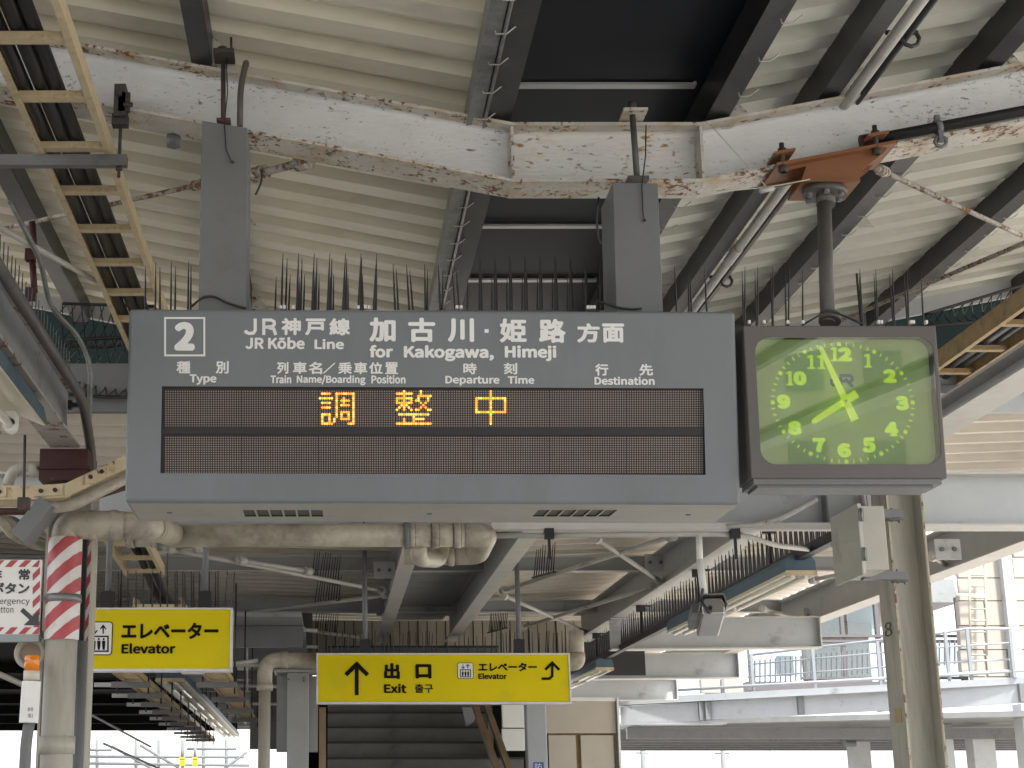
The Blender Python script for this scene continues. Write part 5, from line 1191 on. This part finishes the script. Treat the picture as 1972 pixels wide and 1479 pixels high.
# dark canopy of the neighbouring platform
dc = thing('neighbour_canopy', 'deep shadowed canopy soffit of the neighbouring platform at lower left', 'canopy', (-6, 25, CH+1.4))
b = MB().hexa([(-16, 13, CH+1.42), (-2.05, 13, CH+1.42), (-1.9, 40, CH+1.66), (-16, 40, CH+1.66), (-16, 13, CH+1.6), (-2.05, 13, CH+1.6), (-1.9, 40, CH+1.9), (-16, 40, CH+1.9)]); b.build('soffit', M['shadeblack'], dc)
b = MB().bb((-16, -16, CH+1.5), (-6, 12.9, CH+1.7)); b.build('soffit', M['shadeblack'], dc)  # unseen slab added to cut sky and sun light coming from the left
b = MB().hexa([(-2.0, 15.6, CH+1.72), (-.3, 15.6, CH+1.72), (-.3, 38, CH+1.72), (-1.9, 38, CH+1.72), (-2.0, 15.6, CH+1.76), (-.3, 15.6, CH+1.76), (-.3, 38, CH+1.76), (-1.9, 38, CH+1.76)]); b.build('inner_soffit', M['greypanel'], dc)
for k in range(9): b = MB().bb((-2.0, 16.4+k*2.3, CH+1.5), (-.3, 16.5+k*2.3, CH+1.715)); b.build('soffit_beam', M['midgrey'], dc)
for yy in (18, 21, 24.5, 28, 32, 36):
    b = MB().bb((-16, yy, CH+1.36+(yy-18)*.006), (-2.1, yy+.12, CH+1.46+(yy-18)*.009)); b.build('joist', M['shadeblack'], dc)
for k, (a_, c) in enumerate((((178, 1378), (290, 1438)), ((200, 1432), (350, 1500)))):
    b = MB().tube([Q(*a_, 17), Q(*c, 19)], .012, 6); tag(b.build('brace_rod', M['rod']), ['upper', 'lower'][k]+' pale diagonal rod in the dark area below the elevator sign', 'brace')
b = MB().tube([Q(-20, 1290, 12), Q(70, 1330, 12.5)], .022, 6); tag(b.build('brace_rod', M['rod']), 'pale diagonal rod in the dark corner left of the beacon', 'brace')
# grid of hangers on the mid-left ceiling
for k, (v, yy, zz_) in enumerate(((1208, 17.2, 1.75), (1240, 18.8, 1.7), (1278, 15.2, 1.14), (1318, 16.9, .98), (1352, 18.6, .87))):
    b = MB().tube([Q(440, v+(2 if k else 0), yy), Q(612, v+6, yy)], .02, 6); tag(b.build('tie_bar', M['rod']), ['topmost', 'second', 'third', 'fourth', 'lowest'][k]+' pale horizontal tie bar between the two yellow signs', 'bar', 'tie bars between the signs')
b = MB().bb((-1.02, 20.2, CH+.6), (-.25, 20.3, CH+2.3)); tag(b.build('partition_wall', M['midgrey']), 'dim grey partition behind the beige downpipe', 'wall')
b = MB().tube([Q(476, 1200, 16.8), Q(476, 1330, 16.8)], .012, 6); tag(b.build('drop_rod', M['rod']), 'thin vertical rod left of the beige downpipe', 'rod')

# ------------------------------------------------------------ footbridge and concourse at right
fx = thing('footbridge', 'pale steel footbridge with railings crossing at lower right', 'footbridge', (12, 30, CH+1.5))
def Bq(u, v): return Q(u, v, 30+(u-1250)*-.006)
def band(name, pts, dep, m, par):
    b = MB(); b.prism([Bq(u, v) for u, v in pts], Y*dep); return b.build(name, M[m], par)
band('deck_edge', [(1195, 1345), (1990, 1303), (1990, 1316), (1195, 1358)], .4, 'palegirder', fx)
band('girder', [(1200, 1360), (1345, 1352), (1345, 1390), (1200, 1392)], .3, 'palegirder', fx)
band('girder', [(1345, 1352), (1700, 1330), (1700, 1368), (1375, 1386), (1345, 1389)], .3, 'palegirder', fx)
band('girder', [(1700, 1330), (1990, 1317), (1990, 1352), (1700, 1370)], .3, 'palegirder', fx)
band('girder_flange', [(1200, 1392), (1400, 1390), (1400, 1394), (1200, 1396)], .5, 'palegirder', fx)
for u in (1350, 1362, 1540, 1780, 1965):
    b = MB(); a_ = Bq(u, 1352-(u-1350)*.057); c = Bq(u, 1387-(u-1350)*.057); b.bb(a_-X*.06-Y*.1, c+X*.06); b.build('stiffener', M['far'], fx)
# underside
b = MB(); zz_ = Bq(1500, 1388).z; b.hexa([(5.6, 30.3, zz_), (16, 28.2, zz_+.15), (18, 40, zz_+.1), (5.6, 40, zz_-.1), (5.6, 30.3, zz_+.1), (16, 28.2, zz_+.25), (18, 40, zz_+.2), (5.6, 40, zz_)]); b.build('deck_underside', M['midgrey'], fx)
for k in range(6): b = MB().bb((5.6, 31+k*1.5, zz_-.22), (17, 31.15+k*1.5, zz_-.02)); b.build('cross_joist', M['midgrey'], fx)
b = MB(); b.prism([Q(1200, 1398, 38), Q(1400, 1398, 38), Q(1990, 1385, 38), Q(1990, 1424, 38), Q(1640, 1420, 38), Q(1200, 1416, 38)], Y*.3); b.build('far_girder', M['midgrey'], fx)
for a_, c in (((1250, 1393), (1292, 1398)), ((1390, 1393), (1440, 1398)), ((1790, 1390), (1960, 1372)), ((1830, 1405), (1972, 1393)), ((1640, 1404), (1780, 1380))):
    b = MB().tube([Q(*a_, 33), Q(*c, 34)], .05, 6); b.build('brace', M['lightsteel'], fx)
# railings
def rail(pts, r, par, nm='rail', m='tealwire'): 
    b = MB().tube([Bq(u, v) for u, v in pts], r, 6); return b.build(nm, M[m], par)
rail([(1440, 1280), (1820, 1246), (1944, 1238)], .016, fx); rail([(1440, 1304), (1820, 1276), (1944, 1270)], .016, fx); rail([(1440, 1262), (1820, 1218), (1862, 1211), (1944, 1211)], .024, fx); 
rail([(1252, 1332), (1990, 1290)], .03, fx)
for u, v0, v1 in ((1389, 1296, 1338), (1446, 1260, 1336), (1564, 1248, 1328), (1689, 1236, 1320), (1820, 1218, 1314), (1862, 1212, 1312), (1944, 1212, 1306)):
    b = MB().box((Bq(u, v0)+Bq(u, v1))/2-Y*.1, (.05, .05, (Bq(u, v0)-Bq(u, v1)).z)); b.build('rail_post', M['railpost'], fx)
# railing bars in front of the windows
bb0 = MB()
for u in range(1452, 1860, 10):
    if 1690 < u < 1790: continue
    v0 = 1263-(u-1446)*.105+8; bb0.tube([Bq(u, v0)+Y*.3, Bq(u, v0+48)+Y*.3], .016, 4, smooth=False)
tag(bb0.build('balusters', M['far'], fx, fix=False), kind='stuff')
# support columns
for u0, u1, lb_, yy, vt in ((1640, 1674, 'left concrete support column under the footbridge', 33, 1414), (1872, 1914, 'right concrete support column under the footbridge', 31, 1410), (1818, 1832, 'thin column beside the right steel column under the footbridge', 31, 1385), (1966, 1980, 'pale post at the right edge under the footbridge', 29, 1355)):
    yy += .37; b = MB().bb(Q(u0, vt, yy), Vector((Q(u1, vt, yy).x, yy+.4, 0))); tag(b.build('support_column', M['lightsteel']), lb_, 'column', 'columns under the footbridge')
b = MB().tube(bend([Q(1625, 1419, 32), Q(1625, 1432, 32), Q(1648, 1432, 32)], .1), .06, 8); tag(b.build('drain_pipe', M['far']), 'small bent drainpipe under the far footbridge girder', 'pipe')
# concourse building behind the railings
cb = thing('concourse_building', 'beige concourse building with tall windows behind the footbridge', 'building', (13, 36, CH+2))
YB = 36
def bp(nm, u0, v0, u1, v1, yy, m, th=.15, par=None):
    b = MB().bb(Q(u0, v0, yy), Vector((Q(u1, v1, yy).x, yy+th, Q(u1, v1, yy).z))); return b.build(nm, M[m], par or cb)
bp('floor_slab', 1440, 1312, 2000, 1330, YB-.2, 'mauve', 6)
bp('roof_soffit', 1560, 1115, 1850, 1160, YB+.5, 'greypanel', 6)
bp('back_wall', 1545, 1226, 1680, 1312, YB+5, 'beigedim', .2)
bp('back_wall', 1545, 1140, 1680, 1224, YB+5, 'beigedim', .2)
for u in (1441, 1545, 1622, 1690, 1795, 1850): bp('window_frame', u, 1150 if u > 1500 else 1250, u+6, 1312, YB, 'mauve')
for v in (1222, 1232, 1303): bp('window_frame', 1546, v, 1860, v+5, YB-.05, 'mauve', .14)
for u0, u1, v0, v1 in ((1551, 1622, 1150, 1222), (1628, 1690, 1150, 1222), (1551, 1622, 1237, 1303), (1628, 1690, 1237, 1303), (1796, 1850, 1237, 1303), (1447, 1545, 1255, 1303)): bp('pane', u0, v0, u1, v1, YB+.06, 'window', .01)
bp('door_block', 1500, 1262, 1530, 1300, YB+1, 'far', .3)
# beige wall with panels and ladder
for r_, (va, vb2) in enumerate(((1030, 1072), (1074, 1112), (1114, 1156), (1158, 1204), (1206, 1250), (1252, 1302))):
    for c_, (ua, ub2) in enumerate(((1850, 1898), (1900, 1942), (1957, 2000))): bp('wall_panel', ua+(6-r_)*-1.5, va, ub2, vb2, YB-1, 'beigefar', .2)
bp('wall_backing', 1845, 1025, 2005, 1304, YB-.95, 'beigedim', .2)
bp('corner_pipe', 1943, 1025, 1956, 1330, YB-1.2, 'lightsteel', .2)
bp('panel_block', 1350, 1308, 1388, 1334, 33, 'beigefar', .2); bp('panel_block', 1390, 1308, 1432, 1334, 33, 'beigefar', .2)
ldr = thing('wall_ladder', 'pale fixed ladder on the beige concourse wall', 'ladder', Q(1880, 1260, YB-1.3))
for u in (1866, 1897): b = MB().tube([Q(u, 1075, YB-1.3), Q(u+3, 1262, YB-1.3)], .025, 6); b.build('stile', M['beigedim'], ldr)
for v in range(1085, 1262, 22): b = MB().tube([Q(1866, v, YB-1.3), Q(1898, v, YB-1.3)], .02, 6); b.build('rung', M['beigedim'], ldr)
b = MB().tube([Q(1838, 1110, YB-1.4), Q(1842, 1145, YB-1.4), Q(1895, 1147, YB-1.4)], .03, 6); b.build('hoop', M['white'], ldr)
# person on the concourse seen through the railing
# ------------------------------------------------------------ far things against the sky
def mast(u, v, yy, lab, m='far', arm=None, r=.12):
    t = thing('line_mast', lab, 'mast', Vector((Q(u, v, yy).x, yy, -1.1))); b = MB().tube([Vector((Q(u, v, yy).x, yy, -1.1)), Q(u, v, yy)], r, 8); b.build('pole', M[m], t)
    for (da, dv, ln) in (arm or []):
        b = MB().tube([Q(u-ln, v+dv, yy), Q(u+ln+da, v+dv, yy)], r*.35, 6); b.build('crossarm', M[m], t)
    return t
mast(1237, 1434, 80, 'left grey mast under the far footbridge', arm=[(0, 16, 12)]); mast(1391, 1437, 85, 'middle grey mast under the far footbridge', arm=[(0, 14, 14)]); mast(1484, 1424, 90, 'thin pale mast with small arms under the footbridge', m='tealwire', arm=[(20, 36, 4), (4, 20, 4)])
t = thing('line_mast', 'pale blue catenary mast between the striped pipe and the dark canopy', 'mast', Vector((Q(208, 1479, 60).x, 60, -1.1))); b = MB().tube([(Q(208, 1479, 60).x, 60, -1.1), (Q(208, 1300, 60).x, 60, Q(208, 1430, 60).z)], .13, 8); b.build('pole', M['tealwire'], t)
for k, (u) in enumerate((187, 262, 306, 352, 392, 436)):
    b = MB().tube([Q(u, 1425, 55), Q(u, 1500, 55)], .06, 5); tag(b.build('hanger_wire', M['far']), ['leftmost', 'second', 'third', 'fourth', 'fifth', 'rightmost'][k]+' vertical gantry bar against the bright sky at lower left', 'gantry bar', 'gantry bars at lower left')
for k, (a_, c) in enumerate((((160, 1444), (215, 1444)), ((160, 1457), (470, 1458)), ((215, 1437), (310, 1490)), ((270, 1435), (345, 1479)), ((360, 1442), (455, 1442)), ((420, 1490), (475, 1448)), ((165, 1470), (480, 1474)))):
    b = MB().tube([Q(*a_, 52), Q(*c, 52)], .05, 5); tag(b.build('overhead_wire', M['far']), ['short upper', 'long level', 'steep left', 'short slanting', 'upper right', 'rising right', 'lowest level'][k]+' overhead line against the bright sky at lower left', 'wire', 'overhead lines at lower left')
for k, (u0, u1, s) in enumerate(((346, 356, '10'), (371, 380, '12'))):
    pq = PL(Q(u0, 1479, 48), X, Z); t = thing('stop_position_sign', 'tiny yellow stop board %s in the bright gap' % ('10 nearer the left' if s == '10' else '12 to the right of its twin'), 'sign', Q(u0, 1479, 48))
    b = MB().bb(Q(u0, 1458, 48), Q(u1, 1474, 48)+Y*.05); b.build('board', M['yellow'], t); b = MB(); poly(b, pq, [(u0, 1461), (u1, 1461), (u1, 1464), (u0, 1464)], .004); b.build('red_band', M['tape_r'], t, fix=False)
    b = MB(); letter(b, pq, s, (u0+1, 1465.5, u1-1, 1473), .0, .006); b.build('lettering', M['ink'], t, fix=False)
    b = MB().tube([Q((u0+u1)/2, 1458, 48.1), Q((u0+u1)/2, 1440, 48.1)], .05, 6); b.build('hanger', M['far'], t)
b = MB().hexa([Q(170, 1479, 90), Q(305, 1479, 90), Q(305, 1479, 96), Q(170, 1479, 96), Q(178, 1463, 90), Q(300, 1463, 90), Q(300, 1463, 96), Q(178, 1463, 96)]); tag(b.build('far_roof', M['tile']), 'pale distant roof in the bright gap at lower left', 'roof')
# unseen buildings added behind the camera, to mirror in the clock glass and block sky
for k, (x, w_, h, lab, m) in enumerate(((-14, 12, 9, 'beige low building added behind the viewer', 'beige'), (3, 14, 7, 'grey low building added behind the viewer', 'greypanel'), (20, 13, 12, 'taller tan building added behind the viewer', 'beigedim'))):
    t = thing('added_building', lab, 'building', (x, -38, -1.1)); b = MB().bb((x-w_/2, -44, -1.1), (x+w_/2, -38, h)); b.build('wall', M[m], t)
    b = MB().bb((x-w_/2-.2, -44.2, h), (x+w_/2+.2, -37.8, h+.3)); b.build('roof', M['tile'], t)
    for i in range(int(w_/2.5)):
        for j in range(int(h/3)):
            wx = x-w_/2+1+i*2.5; wz = .6+j*2.9; b = MB().bb((wx, -38.0, wz), (wx+1.2, -37.95, wz+1.3)); f_ = b.build('window', M['midgrey'], t)

split_loose({'pipe_joint', 'lamp_holder', 'bolt', 'coupling', 'fork_end', 'cleat', 'pipe_collar', 'pipe_band', 'screw', 'spike_clip', 'minute_mark', 'panel_joint', 'wire_clip', 'vent_grille', 'worn_edge', 'side_plate', 'cable_gland', 'cable_hole', 'edge_trim', 'clamp_bolt', 'panel', 'weld_plate', 'striped_border_'})
